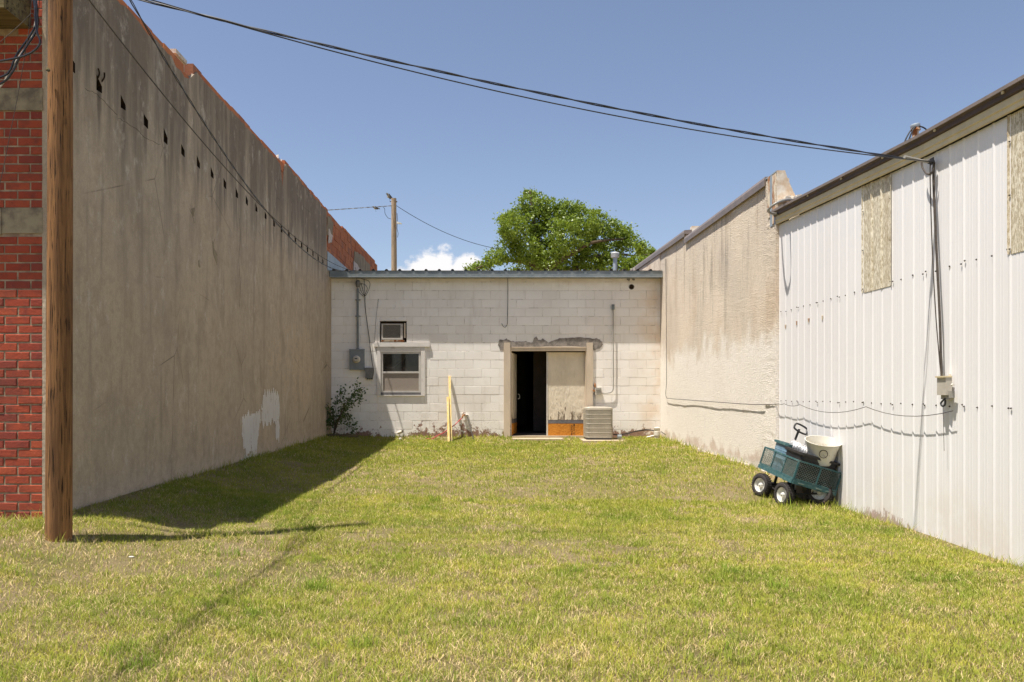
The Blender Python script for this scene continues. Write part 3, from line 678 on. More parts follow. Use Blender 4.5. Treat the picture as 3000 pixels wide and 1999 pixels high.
# dark cement smear above the doors
def smear(name, px, mat, y, th=.008):
    pts = []
    for i in range(len(px)):
        a, b = px[i], px[(i+1) % len(px)]
        for j in range(4):
            t = j/4; p = RB(a[0]+(b[0]-a[0])*t, a[1]+(b[1]-a[1])*t); pts.append((p.x+random.uniform(-.014, .014), y, p.z+random.uniform(-.014, .014)))
    m = MB(); m.prism(pts, (0, -th, 0)); return m.build(name, mat, cen)
smear('cement_patch', [(1459, 1006), (1464, 997), (1484, 993), (1500, 1000), (1516, 1002), (1540, 1000), (1562, 1003), (1566, 989), (1572, 986), (1576, 998), (1590, 992), (1606, 1003), (1630, 996), (1640, 990), (1662, 991), (1690, 990), (1722, 990), (1748, 992), (1764, 1000), (1766, 1010), (1758, 1022), (1738, 1028), (1737, 1015), (1716, 1016), (1600, 1016), (1497, 1016), (1476, 1014), (1476, 1026), (1463, 1027)], MT['cement'], YB-.0005)
for l in ([(1836, 815), (1846, 814), (1845, 824), (1838, 822)], [(1852, 816), (1861, 815), (1860, 822), (1853, 822)]): smear('dark_hole_patch', l, MT['cement'], YB-.0005, .003)  # flat dark patches painted in for the shade of two small holes
# round vent right below the eave; flat black disc paints its dark hole
m = MB(); c = RB(1850, 841); m.lathe([(.066, -.004), (.060, -.012), (.053, -.010), (.052, -.003)], (c.x, YB, c.z), (0, 1, 0), 20); 
m.build('vent_collar', MT['cement'], cen, True)
m = MB(); m.lathe([(.053, -.0105), (.0, -.0106)], (c.x, YB, c.z), (0, 1, 0), 20, cap=False); m.build('vent_dark_disc', MT['pocket'], cen)
# door surround, open leaf, closed leaf
for a, b, nm in ((1476, 1494.7, 0), (1718, 1736.2, 1)):
    m = MB(); m.box((a-1425)/125, (b-1425)/125, YB-.05, YB-.002, -.06, 1+(1150-1004.5)/125); m.build('door_post', MT['creampaint'], cen)
m = MB(); m.box(.563, 2.338, YB-.018, YB+.12, 1.972, 2.062); m.box(.563, 2.338, YB-.03, YB-.018, 2.045, 2.066); m.build('door_head', MT['creampaint'], cen)
m = MB(); m.box(.570, .592, YB+.002, YB+.17, -.02, 1.97); m.box(2.325, 2.342, YB+.002, YB+.17, -.02, 1.97); m.build('door_jamb', MT['creampaint'], cen)
m = MB(); m.box(.57, 2.34, YB-.03, YB+.17, -.06, -.022); m.build('door_sill', MT['concrete'], cen)
d1 = thing('door', None, None, (0, YB, 0)); 
for k_ in ('label', 'category'):
    if k_ in d1: del d1[k_]
bpy.data.objects.remove(d1)
m = MB(); m.box(1.455, 2.322, YB+.122, YB+.162, .352, 1.945); dr = m.build('door', MT['peel'], cen); dr['label'] = 'closed right door leaf with cracked cream paint and a board along its foot'
m = MB(); m.box(1.455, 2.322, YB+.120, YB+.16, .268, .345); m.build('kick_strip', MT['kick'], dr)
m = MB(); m.box(1.455, 2.322, YB+.118, YB+.16, -.018, .262); ob = m.build('board', MT['osb'], dr)
m = MB(); m.box(1.418, 1.452, YB+.115, YB+.17, -.018, 1.95); m.build('edge_strip', MT['alu'], dr)
# open left leaf, swung inwards and seen nearly edge on
ha = Vector((.597, YB+.10, 0)); dv = Vector((math.sin(math.radians(9)), math.cos(math.radians(9)), 0)); nv = Vector((dv.y, -dv.x, 0))
def leaf(z0, z1, off, th): 
    m = MB(); c = ha+dv*.42+nv*off; c.z = (z0+z1)/2; m.obox(c, dv*.42, nv*th, (0, 0, (z1-z0)/2)); return m
dl = leaf(.37, 1.93, .0, .018).build('door', MT['peel'], cen); dl['label'] = 'left door leaf swung open into the dark room'
leaf(.27, .365, .004, .018).build('kick_strip', MT['kick'], dl); leaf(.0, .265, .006, .018).build('board', MT['osb'], dl)
m = MB(); hp = ha+dv*.78+nv*.05; m.tube(spline([hp+Vector((0, 0, .96)), hp+nv*.04+Vector((0, 0, .94)), hp+nv*.045+Vector((0, 0, .86)), hp+Vector((0, 0, .84))], 5), .008, 6); m.build('handle', MT['alu'], dl)
# stamped print running up the strand board
def text(body, size, loc, rot, mat, parent):
    cu = bpy.data.curves.new('print', 'FONT'); cu.body = body; cu.size = size; cu.extrude = .0006
    to = bpy.data.objects.new('print', cu); COL.objects.link(to); dg = bpy.context.evaluated_depsgraph_get()
    me = bpy.data.meshes.new_from_object(to.evaluated_get(dg)); bpy.data.objects.remove(to); me.materials.clear(); me.materials.append(mat)
    M4 = Matrix.Translation(loc) @ rot; me.transform(M4); return put('print', me, parent)
rotv = Matrix(((0, 1, 0, 0), (0, 0, -1, 0), (-1, 0, 0, 0), (0, 0, 0, 1)))
text('WAY', .075, Vector((1.985, YB+.1174, .235)), rotv, MT['black_ink'], ob)
m = MB()
for (a, b, z0, z1) in ((2.055, 2.085, .20, .255), (2.055, 2.062, .12, .195), (2.072, 2.078, .12, .195), (2.058, 2.082, .10, .118), (2.0, 2.012, -.01, .06), (2.018, 2.026, -.005, .05), (2.055, 2.066, .015, .055), (2.082, 2.09, -.01, .075)): m.box(a, b, YB+.1165, YB+.1178, z0, z1)
m.build('print', MT['black_ink'], ob)
# sash window
def win_box(m, x0, x1, z0, z1, y0, y1): m.box(x0, x1, YB+y0, YB+y1, z0, z1)
fr = MB(); win_box(fr, -2.56, -2.475, .94, 2.062, -.03, .1); win_box(fr, -1.532, -1.44, .94, 2.062, -.03, .1); win_box(fr, -2.472, -1.535, 1.955, 2.062, -.028, .1); win_box(fr, -2.56, -1.44, .918, .9385, -.032, .1)
wf = fr.build('window', MT['whitewood'], cen)
hd = MB(); win_box(hd, -2.628, -1.325, 2.068, 2.17, -.046, -.002); hd.build('header_board', MT['whitewood'], wf)
fa = MB(); 
for (a, b, c, d) in ((-2.47, -2.425, .965, 1.95), (-1.585, -1.537, .965, 1.95)): win_box(fa, a, b, c, d, -.012, .05)
win_box(fa, -2.424, -1.586, 1.905, 1.95, -.012, .05); win_box(fa, -2.46, -1.56, 1.448, 1.492, -.008, .05); win_box(fa, -2.424, -1.586, 1.0, 1.035, -.008, .05); fa.build('frame', MT['alu'], wf)
si = MB(); win_box(si, -2.47, -1.537, .94, .998, -.02, .06); si.build('sill', MT['kick'], wf)
g = MB(); win_box(g, -2.424, -1.586, 1.493, 1.904, .030, .036); gp = g.build('pane', MT['glass'], wf); gp['label'] = 'dark upper pane'
g = MB(); win_box(g, -2.424, -1.586, 1.036, 1.447, .012, .016); gp = g.build('pane', MT['screen'], wf); gp['label'] = 'lower pane behind a dusty brown screen'
g = MB(); g.tube(spline([(-2.42, YB+.06, 1.60), (-2.2, YB+.065, 1.585), (-2.05, YB+.06, 1.70), (-1.93, YB+.06, 1.78), (-1.9, YB+.06, 1.9)], 6), .006, 5); g.build('pale_curve', MT['white'], wf)  # thin pale curve behind the upper pane

# ---------------------------------------------------------------- right rough rendered building
rg = thing('rendered_building', 'pebbly tan rendered building with brown metal coping beside the yard', 'building', (XR, 11.27, 0))
def zr(y): return float(np.interp(y, [11.2, 16.46, 16.47, 23, 30], [4.05, 4.09, 4.24, 4.38, 4.5]))
def roughgrid(name, y0, y1, x, z0, zf, step, mat, parent, amp=.008, thick=.0):
    yy = np.arange(y0, y1+1e-6, step); yy[-1] = y1; nzv = int((4.2-z0)/step); vs = []; fs = []
    for y in yy:
        zt = zf(y)
        for j in range(nzv+1):
            z = z0+(zt-z0)*j/nzv
            d = amp*(.25*mnoise.noise(Vector((y*9, z*9, 1)))+.8*mnoise.noise(Vector((y*24, z*24, 5)))+.9*mnoise.noise(Vector((y*1.3, z*1.1, 9))))
            vs.append((x-d, y, z))
    m_ = nzv+1
    for i in range(len(yy)-1):
        for j in range(nzv): fs.append((i*m_+j, i*m_+j+1, (i+1)*m_+j+1, (i+1)*m_+j))
    m = MB(); m.add(vs, fs); return m.build(name, mat, parent, True, False)
roughgrid('wall', 11.72, 16.46, XR, -.5, zr, .045, MT['rough'], rg)
roughgrid('wall', 16.47, YB+.0, XR+.004, -.5, zr, .045, MT['rough'], rg)
roughgrid('pilaster', 11.275, 11.715, XR-.022, -.5, zr, .03, MT['rough'], rg, .014)
m = MB(); m.box(XR-.02, XR+.3, YB+.001, 30, -.5, 4.26); m.box(XR+.03, XR+.16, 11.29, 16.47, -.5, 4.0); m.box(XR+.03, XR+.32, 16.48, YB, -.5, 4.14); m.box(XR+.31, 14, 11.29, 30, -.5, 3.6)
m.box(XR-.035, XR+.03, 11.272, 11.29, -.5, 3.98)
m.build('wall_core', MT['rough'], rg)
# white footing that shows at the foot of the wall
m = MB()
for y in np.arange(11.4, 18.7, .35): m.box(XR-.05+random.uniform(-.015, .01), XR-.012, y, y+.348, -.5, gz(XR-.05, y)+random.uniform(.0, .035))
m.build('footing', MT['whiteplaster'], rg)
def coping(y0, y1, name='coping'):
    m = MB(); rings = []
    for y in (y0, y1):
        z = zr(y+.001 if y == y0 else y-.001); rings.append([Vector((XR+dx, y, z+dz)) for dx, dz in ((-.045, -.055), (-.05, .03), (-.035, .075), (.20, .095), (.20, .0), (-.03, .0), (-.03, -.055))])
    m.loft(rings, 0, True); return m.build(name, MT['coping'], rg)
for a, b in ((11.7, 14.1), (14.103, 16.46), (16.475, 18.9), (18.903, 22.5), (22.503, 28)): coping(a, b)
m = MB(); z = 4.05
m.box(XR-.032, XR-.024, 11.29, 11.42, 3.38, 4.07); m.box(XR-.034, XR-.026, 11.52, 11.60, 3.5, 4.09); m.build('rusty_flashing', MT['rust'], rg)
m = MB(); m.box(XR-.029, XR-.023, 11.421, 11.519, 3.36, 4.08); m.box(XR-.03, XR+.06, 11.262, 11.70, 4.085, 4.10); m.build('metal_flashing', MT['galvlight'], rg)
m = MB(); poly = [(4.055, 4.10), (4.17, 4.10), (4.21, 3.98), (4.29, 3.80), (4.34, 3.70), (4.30, 3.58), (4.06, 3.45)]
vs = [(x, 11.262-.02*abs(mnoise.noise(Vector((x*14, z*14, 0)))), z) for x, z in poly]; m.prism([Vector(v) for v in vs], (0, .012, 0))
m.build('membrane', MT['membrane'], rg)
m = MB()
for i in range(9):
    a = 4.09+.05*i; m.obox((a, 11.16+random.uniform(-.02, .02), 3.665+random.uniform(-.015, .02)+.004*i), (.034, random.uniform(-.01, .01), .006), (0, .10, random.uniform(-.02, .02)), (0, 0, .014))
m.build('membrane', MT['membrane'], rg, True)
m = MB(); m.box(4.2, 4.6, 16.47, 16.62, 4.05, 4.40); m.build('roof_curb', MT['membrane'], rg)

# ---------------------------------------------------------------- metal building
mb = thing('metal_building', 'white ribbed metal building along the right of the yard', 'building', (XM, 8, 0))
def ze(y): return float(np.interp(y, [2, 6.06, 7.47, 11.3], [3.10, 3.167, 3.19, 3.35]))
PW = .6135; edges = [11.213-PW*i for i in range(15)]
def ribs(y0, y1, H=.008):
    pts = []; n = 3; st = (y1-y0)/n
    prof = [(0, H), (.05, H), (.13, 0), (.40, 0), (.425, .0012), (.455, .0012), (.48, 0), (.60, 0), (.625, .0012), (.655, .0012), (.68, 0), (.92, 0), (1.0, H)]
    for i in range(n):
        for t, h in prof[:-1]: pts.append((y0+(i+t)*st, h))
    pts.append((y1, H)); return pts
def sheet(y0, y1, z0, zt, off, mat, name, H=.008):
    m = MB(); pr = ribs(y0, y1, H); fro = []; 
    lo = [Vector((XM-off-h, y, z0)) for y, h in pr]; hi = [Vector((XM-off-h, y, zt(y))) for y, h in pr]
    n = len(pr); m.add(lo+hi, [(i, i+1, n+i+1, n+i) for i in range(n-1)])
    lo2 = [v+Vector((.002, 0, 0)) for v in lo]; hi2 = [v+Vector((.002, 0, 0)) for v in hi]; m.add(lo2+hi2, [(i+1, i, n+i, n+i+1) for i in range(n-1)])
    m.add([lo[0], lo2[0], hi2[0], hi[0]], [(0, 1, 2, 3)]); m.add([lo[-1], hi[-1], hi2[-1], lo2[-1]], [(0, 1, 2, 3)]); m.add([lo[0]]+lo[1:]+lo2[::-1], [tuple(range(2*n))])
    return m.build(name, mat, mb, False, False)
for i in range(14):
    sheet(edges[i+1], edges[i] if i else 11.268, -.5, ze, 0.0, MT['siding'], 'wall_panel')
for i in (4, 8):        # see-through sheets let into the upper wall
    o = sheet(edges[i+1]-.012, edges[i]+.012, 2.08, lambda y: ze(y)-.002, .0045, MT['fibre'], 'skylight_sheet', .016)
    m = MB(); m.box(XM+.02, XM+8, edges[-1], 11.262, -.5, 3.1); m.box(XM+.004, XM+.02, edges[-1], 11.262, -.5, 3.14); m.build('wall_core', MT['dark'], mb)
def eave(name, prof, mat, y0, y1, cap=True):
    m = MB(); m.loft([[Vector((XM-dx, y, ze(y)+dz)) for dx, dz in prof] for y in (y0, y1)], 0, cap); return m.build(name, mat, mb)
seg = [11.28, 8.55, 7.47, 6.06, edges[-1]]
for a, b in zip(seg[:-1], seg[1:]):
    eave('eave_trim', [(.033, 0), (.05, .002), (.052, .012), (.052, .04), (.062, .05), (.062, .058), (.05, .062), (.05, .112), (.02, .112)], MT['tan'], a, b+.003)
seg = [11.32, 10.1, 7.47, 6.06, 4.2, edges[-1]]
for a, b in zip(seg[:-1], seg[1:]):
    eave('gutter', [(.03, .114), (.055, .114), (.072, .122), (.075, .155), (.09, .166), (.098, .17), (.10, .194), (.085, .20), (.083, .175), (.03, .178)], MT['gutter'], a, b+.003)
MT['litlip'] = simple('lit_gutter_lip', (.27, .215, .19), (.22, .18, .16), 6, .5, .35)  # lip coloured lighter than the gutter face, its lit look painted in
for a, b in zip(seg[:-1], seg[1:]): eave('lit_gutter_lip', [(.099, .168), (.106, .17), (.108, .197), (.088, .204), (.086, .201), (.1005, .195)], MT['litlip'], a, b+.003)
m = MB()
for y in np.arange(3.4, 11, .95): m.box(XM-.082, XM+.12, y, y+.022, ze(y)+.191, ze(y)+.196); m.box(XM-.097, XM-.085, y, y+.022, ze(y)+.148, ze(y)+.175)
tag(m.build('gutter_straps', MT['tan'], mb), kind='stuff')
m = MB(); m.add([(XM-.03, 11.3, ze(11.3)+.182), (XM-.03, edges[-1], ze(edges[-1])+.182), (XM+5, edges[-1], ze(edges[-1])+.35), (XM+5, 11.3, ze(11.3)+.35)], [(0, 1, 2, 3)]); m.build('roof', MT['roofmetal'], mb)
m = MB(); m.box(XM-.058, XM-.03, 11.285, 11.33, ze(11.3)-.0, ze(11.3)+.11); m.build('end_cap', MT['galvlight'], mb)
# screws with their washers, and rust runs below a few
scr = MB()
for rowz in (2.115, .885):
    for i in range(14):
        y0, y1 = edges[i+1], edges[i]
        for f in (.03, .345, .68, .97):
            y = y0+(y1-y0)*f+random.uniform(-.012, .012)
            if rowz > 2 and i in (4, 8): continue
            z = rowz+random.uniform(-.012, .012); hh = .007; scr.lathe([(.008, 0), (.008, .004), (.005, .010), (0, .010)], (XM-hh, y, z), (-1, 0, 0), 6)
for i in range(14):
    if i in (4, 8):
        for z in np.arange(2.12, 3.1, .42): 
            for y in (edges[i]-.008, edges[i+1]+.008): scr.lathe([(.0065, 0), (.004, .012), (0, .012)], (XM-.010, y, z), (-1, 0, 0), 6)
tag(scr.build('screws', MT['brownwire'], mb), kind='stuff')
m = MB()
for px, py in ((2301, 957), (2334, 947), (2369, 939), (2409, 931)):
    p = PL(px, py, XM-.006); m.obox(p, (0, .014, .004), (0, -.004, .024), (.003, 0, 0)); m.obox(p+Vector((0, 0, .02)), (0, .02, 0), (0, 0, .006), (.004, 0, 0))
tag(m.build('rust_stains', MT['rust'], mb), kind='stuff')

# ---------------------------------------------------------------- near pole and its cables
pole_b = Vector((-3.272, 6.17, gz(-3.27, 6.17)))
up = thing('utility_pole', 'brown wooden utility pole standing in front of the brick corner', 'pole', pole_b)
m = MB(); rings = []
for i in range(41):
    z = pole_b.z-.3+i*(7.4/40); r = .095-.0026*(z+.3); lean = Vector((.0032*z, 0, 0)); n = 28
    rings.append([Vector((pole_b.x, pole_b.y, z))+lean+Vector((math.cos(a), math.sin(a), 0))*r*(1+.035*mnoise.noise(Vector((math.cos(a)*2.2, math.sin(a)*2.2, z*.25)))+.022*mnoise.noise(Vector((math.cos(a)*9, math.sin(a)*9, z*.5)))) for a in [2*math.pi*j/n for j in range(n)]])
m.loft(rings); m.build('pole', MT['pole'], up, True)
m = MB(); m.tube([(-3.36, 6.07, 5.7), (-3.16, 6.07, 5.7)], .02, 8); m.box(-3.36, -3.15, 6.03, 6.07, 5.62, 5.66); m.tube([(-3.2, 6.10, 4.12), (-3.1, 6.16, 4.13)], .012, 6); m.tube(spline([(-3.15, 6.12, 4.06), (-3.1, 6.15, 4.02), (-3.12, 6.18, 4.12), (-3.14, 6.2, 4.1)], 4), .012, 6); m.build('hardware', MT['conduit'], up)
m = MB(); m.lathe([(.0, 0), (.012, .0), (.016, .02), (0, .022)], (-3.29, 6.062, 3.42), (0, -1, 0), 8); m.build('knot', MT['timber'], up)
def cable(name, pts, r, mat, label, group=None, cat='cable', n=6, rad=6):
    m = MB(); m.tube(spline(pts, n), r, rad); o = m.build(name, mat, None, True); return tag(o, label, cat, group)
yc = 6.22
top = Vector((-3.30, 6.06, 5.66))
cable('power_cable', [top+Vector((-.02, 0, 0)), P(99, -80, yc), P(99, 0, yc), P(106, 41, yc), P(109, 66, yc), P(83, 113, yc), P(46, 166, yc), P(30, 206, yc), P(0, 227, yc), P(-120, 260, yc)], .0085, MT['blackgloss'], 'middle black service cable running left beside the pole, under the curling loop', 'cables dropping beside the wooden pole')
cable('power_cable', [top, P(104, -60, yc-.02), P(108, 20, yc-.02), P(109, 83, yc-.02), P(80, 133, yc-.02), P(55, 174, yc-.02), P(35, 214, yc-.02), P(0, 247, yc-.02), P(-120, 300, yc-.02)], .0085, MT['blackgloss'], 'lowest thick black service cable leaving the picture left of the pole', 'cables dropping beside the wooden pole')
cable('power_cable', [top+Vector((.02, 0, 0)), P(110, -60, yc-.05), P(104, 30, yc-.05), P(108, 92, yc-.05), P(118, 121, yc-.05), P(106, 144, yc-.05), P(71, 164, yc-.05), P(0, 179, yc-.05), P(-120, 190, yc-.05)], .0085, MT['blackgloss'], 'black service cable curling in a loop beside the pole before running left', 'cables dropping beside the wooden pole')
cable('power_cable', [top+Vector((.01, .03, 0)), P(109, -30, yc+.03), P(109, 25, yc+.03), P(106, 50, yc+.03), P(92, 113, yc+.03), P(58, 163, yc+.03), P(32, 204, yc+.03), P(-6, 262, yc+.03), P(-100, 330, yc+.03)], .0065, MT['beigebox'], 'pale beige cable twisted among the black service cables by the pole', 'cables dropping beside the wooden pole')
cable('thin_wire', [top+Vector((0, .02, -.1)), P(116, 3, yc-.03), P(91, 40, yc-.03), P(45, 85, yc-.03), P(0, 124, yc-.03), P(-150, 250, yc-.03)], .0026, MT['brownwire'], 'thin wire slanting from the pole across the top bricks', None)
cable('thin_wire', [P(95, -40, 6.2), P(88, 60, 6.2), P(78, 130, 6.2), P(56, 260, 6.2), P(30, 390, 6.2), P(2, 528, 6.2), P(-40, 700, 6.2)], .0024, MT['brownwire'], 'thin wire hanging long and slack in front of the dark red bricks', None)
# bundle that leaves the pole head towards the street behind the camera
for i, (dx, dz, r) in enumerate(((0, 0, .013), (.05, .06, .010), (-.04, .10, .008))):
    m = MB(); m.tube(sag((-3.29+dx, 6.06, 5.72+dz), (-3.1+dx, -16, 6.6+dz), .55, 20), r, 6); tag(m.build('overhead_cable', MT['blackgloss'], None, True), ('thickest', 'upper', 'thinnest')[i]+' cable running overhead from the pole head towards the alley', 'cable', 'cables overhead behind the camera')
# service drops
A = Vector((-3.16, 6.14, 4.13)); B = Vector((4.045, F*4.045/(2735-1425), 0)); kB = F/B.y; B.z = 1+(1150-477)/kB
def twisted(name, pts, r, mats, label, group, tw=.35, off=.009):
    m = MB(); 
    L_ = 0; a = []; b = []
    for i, p in enumerate(pts):
        if i: L_ += (Vector(pts[i])-Vector(pts[i-1])).length
        th = L_/tw*2*math.pi; t = (Vector(pts[min(i+1, len(pts)-1)])-Vector(pts[max(i-1, 0)])).normalized(); n1 = t.orthogonal().normalized(); n2 = t.cross(n1)
        d = (n1*math.cos(th)+n2*math.sin(th))*off; a.append(Vector(p)+d); b.append(Vector(p)-d)
    m.tube(a, r, 5, 0); m.tube(b, r*.8, 5, 1 if isinstance(mats, list) else 0); return tag(m.build(name, mats, None, True), label, 'cable', group)
twisted('service_drop', sag(A, B, .11, 60), .006, MT['blackgloss'], 'upper black cable crossing the sky from the pole to the metal wall', 'cables crossing the sky', .9, .006)
m = MB(); m.tube(sag(A+Vector((0, 0, .05)), B+Vector((-.02, -.03, .0)), .20, 50), .005, 6); tag(m.build('service_drop', MT['blackgloss'], None, True), 'lower sagging cable crossing the sky from the pole to the metal wall', 'cable', 'cables crossing the sky')
C = P(1042, 795, YB-.32)
m = MB(); m.tube(sag(A+Vector((.02, .05, 0)), C, .46, 60), .0055, 6); tag(m.build('service_drop', MT['brownwire'], None, True), 'straighter lower wire following the stucco wall to the block building', 'cable', 'wires strung along the stucco wall')
twisted('service_drop', sag(Vector((-3.15, 6.14, 4.78)), C+Vector((-.02, 0, .02)), .84, 110), .0055, [MT['blackgloss'], MT['brownwire']], 'twisted black cable sagging along the stucco wall', 'wires strung along the stucco wall', .7, .007)

# ---------------------------------------------------------------- things fixed to the block wall
# electric meter with its riser
em = thing('electric_meter', 'grey electric meter box with round dial on the block wall left of the window', 'meter', RB(1047, 1084))
bx = lambda m, x0, x1, y0, y1, d0, d1: m.box((x0-1425)/125, (x1-1425)/125, YB-d1, YB-d0, 1+(1150-y1)/125, 1+(1150-y0)/125)
m = MB(); bx(m, 1026, 1068.5, 1026, 1084, .003, .11); bx(m, 1025.5, 1069, 1024, 1026.2, .003, .122); m.build('box', MT['metergrey'], em)
c = RB(1047, 1053.5); m = MB(); m.lathe([(.086, .108), (.086, .135), (.078, .15), (.07, .15)], (c.x, YB, c.z), (0, -1, 0), 24); m.build('dial_ring', MT['white'], em, True)
m = MB(); m.lathe([(.069, .14), (.066, .19), (.05, .205), (0, .207)], (c.x, YB, c.z), (0, -1, 0), 20); m.build('dial', MT['beigebox'], em, True)
m = MB(); m.box(c.x-.03, c.x+.03, YB-.2115, YB-.207, c.z-.0, c.z+.02); m.build('register', MT['black'], em)
m = MB(); p0, p1 = RB(1049.5, 1024), RB(1049, 846); m.tube([(p0.x, YB-.055, p0.z), (p1.x, YB-.055, p1.z)], .027, 12); m.lathe([(.036, 0), (.036, .03)], (p0.x, YB-.055, p0.z), (0, 0, 1), 12); m.build('conduit', MT['conduit'], em, True)
m = MB()
for py in (880, 927.5): q = RB(1049, py); m.box(q.x-.055, q.x+.055, YB-.088, YB-.002, q.z-.01, q.z+.01)
m.build('clamp', MT['conduit'], em)
m = MB(); q = RB(1050, 832); m.lathe([(.03, -.09), (.045, -.06), (.06, 0), (.052, .05), (.03, .075), (0, .08)], (q.x, YB-.07, q.z), (.12, -.25, 1), 14); m.build('weatherhead', MT['phonegrey'], em, True)
ub = thing('utility_box', 'small dark grey wire box beside the window trim', 'utility box', RB(1083, 1111))
m = MB(); bx(m, 1072, 1093, 1080, 1109, .003, .09); m.build('box', MT['phonegrey'], ub)
m = MB(); bx(m, 1071, 1094, 1078, 1082, .003, .098); m.build('lid', MT['phonegrey'], ub)
m = MB()
for x in (1076, 1081, 1086, 1090): bx(m, x, x+2.5, 1109, 1112, .02, .06)
m.build('gland', MT['black'], ub)
def rw(l, d=.03): return [RB(x, y, dd) for x, y, dd in [(t+(d,))[:3] if len(t) == 2 else t for t in l]]
cable('service_cable', rw([(1069, 862), (1070, 900), (1076, 950), (1083, 1000), (1090, 1060), (1094, 1082), (1093, 1100), (1088, 1110)], .035), .0085, MT['black'], 'long black cable hanging from the wire tangle to the small grey box')
cable('wire_loop', rw([(1050, 826), (1047, 840), (1052, 856), (1062, 866), (1069, 868), (1074, 862), (1080, 850), (1084, 835), (1082, 826), (1075, 821), (1062, 818), (1050, 808), (1044, 800)], .06), .0055, MT['black'], 'outermost wire of the tangle below the eave, looping widest', 'tangled wires at the riser head')
cable('wire_loop', rw([(1052, 828), (1054, 842), (1060, 858), (1068, 864), (1073, 855), (1076, 845), (1070, 835), (1058, 831)], .07), .0055, MT['black'], 'inner wire of the tangle below the eave, looping tightest', 'tangled wires at the riser head')
cable('wire_loop', rw([(1057, 830), (1062, 845), (1066, 862), (1069, 866), (1068, 845), (1067, 825), (1066, 804)], .055), .0065, MT['black'], 'straight upright wire through the tangle below the eave', 'tangled wires at the riser head')
cable('wire_loop', rw([(1046, 834), (1045, 815), (1043, 800), (1042, 784)], .1), .0055, MT['black'], 'wire rising from the riser head over the grey fascia', 'tangled wires at the riser head')
cable('thin_wire', rw([(1109, 876), (1107, 890), (1102, 930), (1098, 990), (1097, 1004)], .008), .003, MT['brownwire'], 'faint wire running down the blocks to the window board')
cable('hanging_cable', rw([(1480, 790, .10), (1485, 802, .095), (1487, 812, .05), (1488, 850, .02), (1487, 930, .02), (1486, 950, .03), (1480, 959, .03), (1473, 955, .03), (1470, 948, .03)]), .006, MT['black'], 'black cable hanging from the eave with its end hooked, above the doors')
# window air conditioner
ac = thing('air_conditioner', 'old window air conditioner set in a rough hole above the window', 'air conditioner', RB(1150, 997))
m = MB(); bx(m, 1112.5, 1190.5, 941, 1002.5, -.185, -.16); m.build('back_board', MT['acdark'], ac)
m = MB(); bx(m, 1118, 1180, 949, 995.5, -.16, -.05); m.build('casing', MT['acdark'], ac)
m = MB(); bx(m, 1118, 1122, 949, 995.5, -.05, .03); bx(m, 1173.5, 1180, 949, 995.5, -.05, .03); bx(m, 1122, 1173.5, 949, 952.3, -.05, .03); bx(m, 1122, 1173.5, 990.5, 995.5, -.05, .03); m.build('front_frame', MT['acwhite'], ac)
m = MB(); bx(m, 1122, 1173.5, 952.3, 990.5, -.045, -.01); m.build('coil', MT['condfin'], ac)
for i in range(15):
    m = MB(); z = 953.2+i*2.5; bx(m, 1122, 1173.4, z, z+1.1, .004, .014); m.build('grille_bar', MT['acgrille'], ac)
m = MB(); bx(m, 1183.5, 1188, 947, 990, -.06, .005); m.build('wood_shim', MT['creampaint'], ac)
m = MB(); bx(m, 1117, 1184, 996.5, 1001, -.1, .004); m.build('rotten_sill', MT['rust'], ac)
# conduit and disconnect for the condenser
dc = thing('disconnect_box', 'beige electrical disconnect with tall conduit on the wall above the condenser', 'electrical box', RB(1751, 1157))
m = MB(); bx(m, 1742.5, 1760, 1136, 1157, .003, .13); m.build('box', MT['beigebox'], dc)
m = MB(); bx(m, 1744, 1757.5, 1138, 1143, .13, .15); bx(m, 1744.5, 1757, 1143.2, 1151, .13, .137); m.build('cover', MT['conduitlight'], dc)
m = MB(); m.tube(spline([RB(1796.5, 905, .05), RB(1796.5, 960, .05), RB(1797, 1040, .05), RB(1797, 1120, .05), RB(1796, 1142, .05), RB(1789, 1150, .05), RB(1776, 1152, .05), RB(1760, 1152, .05)], 6), .013, 8); m.build('conduit', MT['conduitlight'], dc, True)
m = MB(); bx(m, 1792, 1799, 893, 908, .003, .075); m.build('conduit_fitting', MT['conduit'], dc)
m = MB(); bx(m, 1743.5, 1746, 1126, 1136, .01, .03); m.lathe([(.02, 0), (.025, .04), (.012, .09), (0, .095)], RB(1743, 1134, .03), (0, 0, 1), 8); m.lathe([(.03, 0), (.03, .04)], RB(1739.5, 1145, .04), (0, -1, 0), 8); m.build('fitting', MT['brass'], dc)
m = MB(); m.tube([RB(1741, 1152, .03), RB(1741, 1200, .03)], .013, 7); m.tube([RB(1744.5, 1157, .05), RB(1744, 1200, .05)], .007, 6); m.build('whip', MT['conduitlight'], dc)
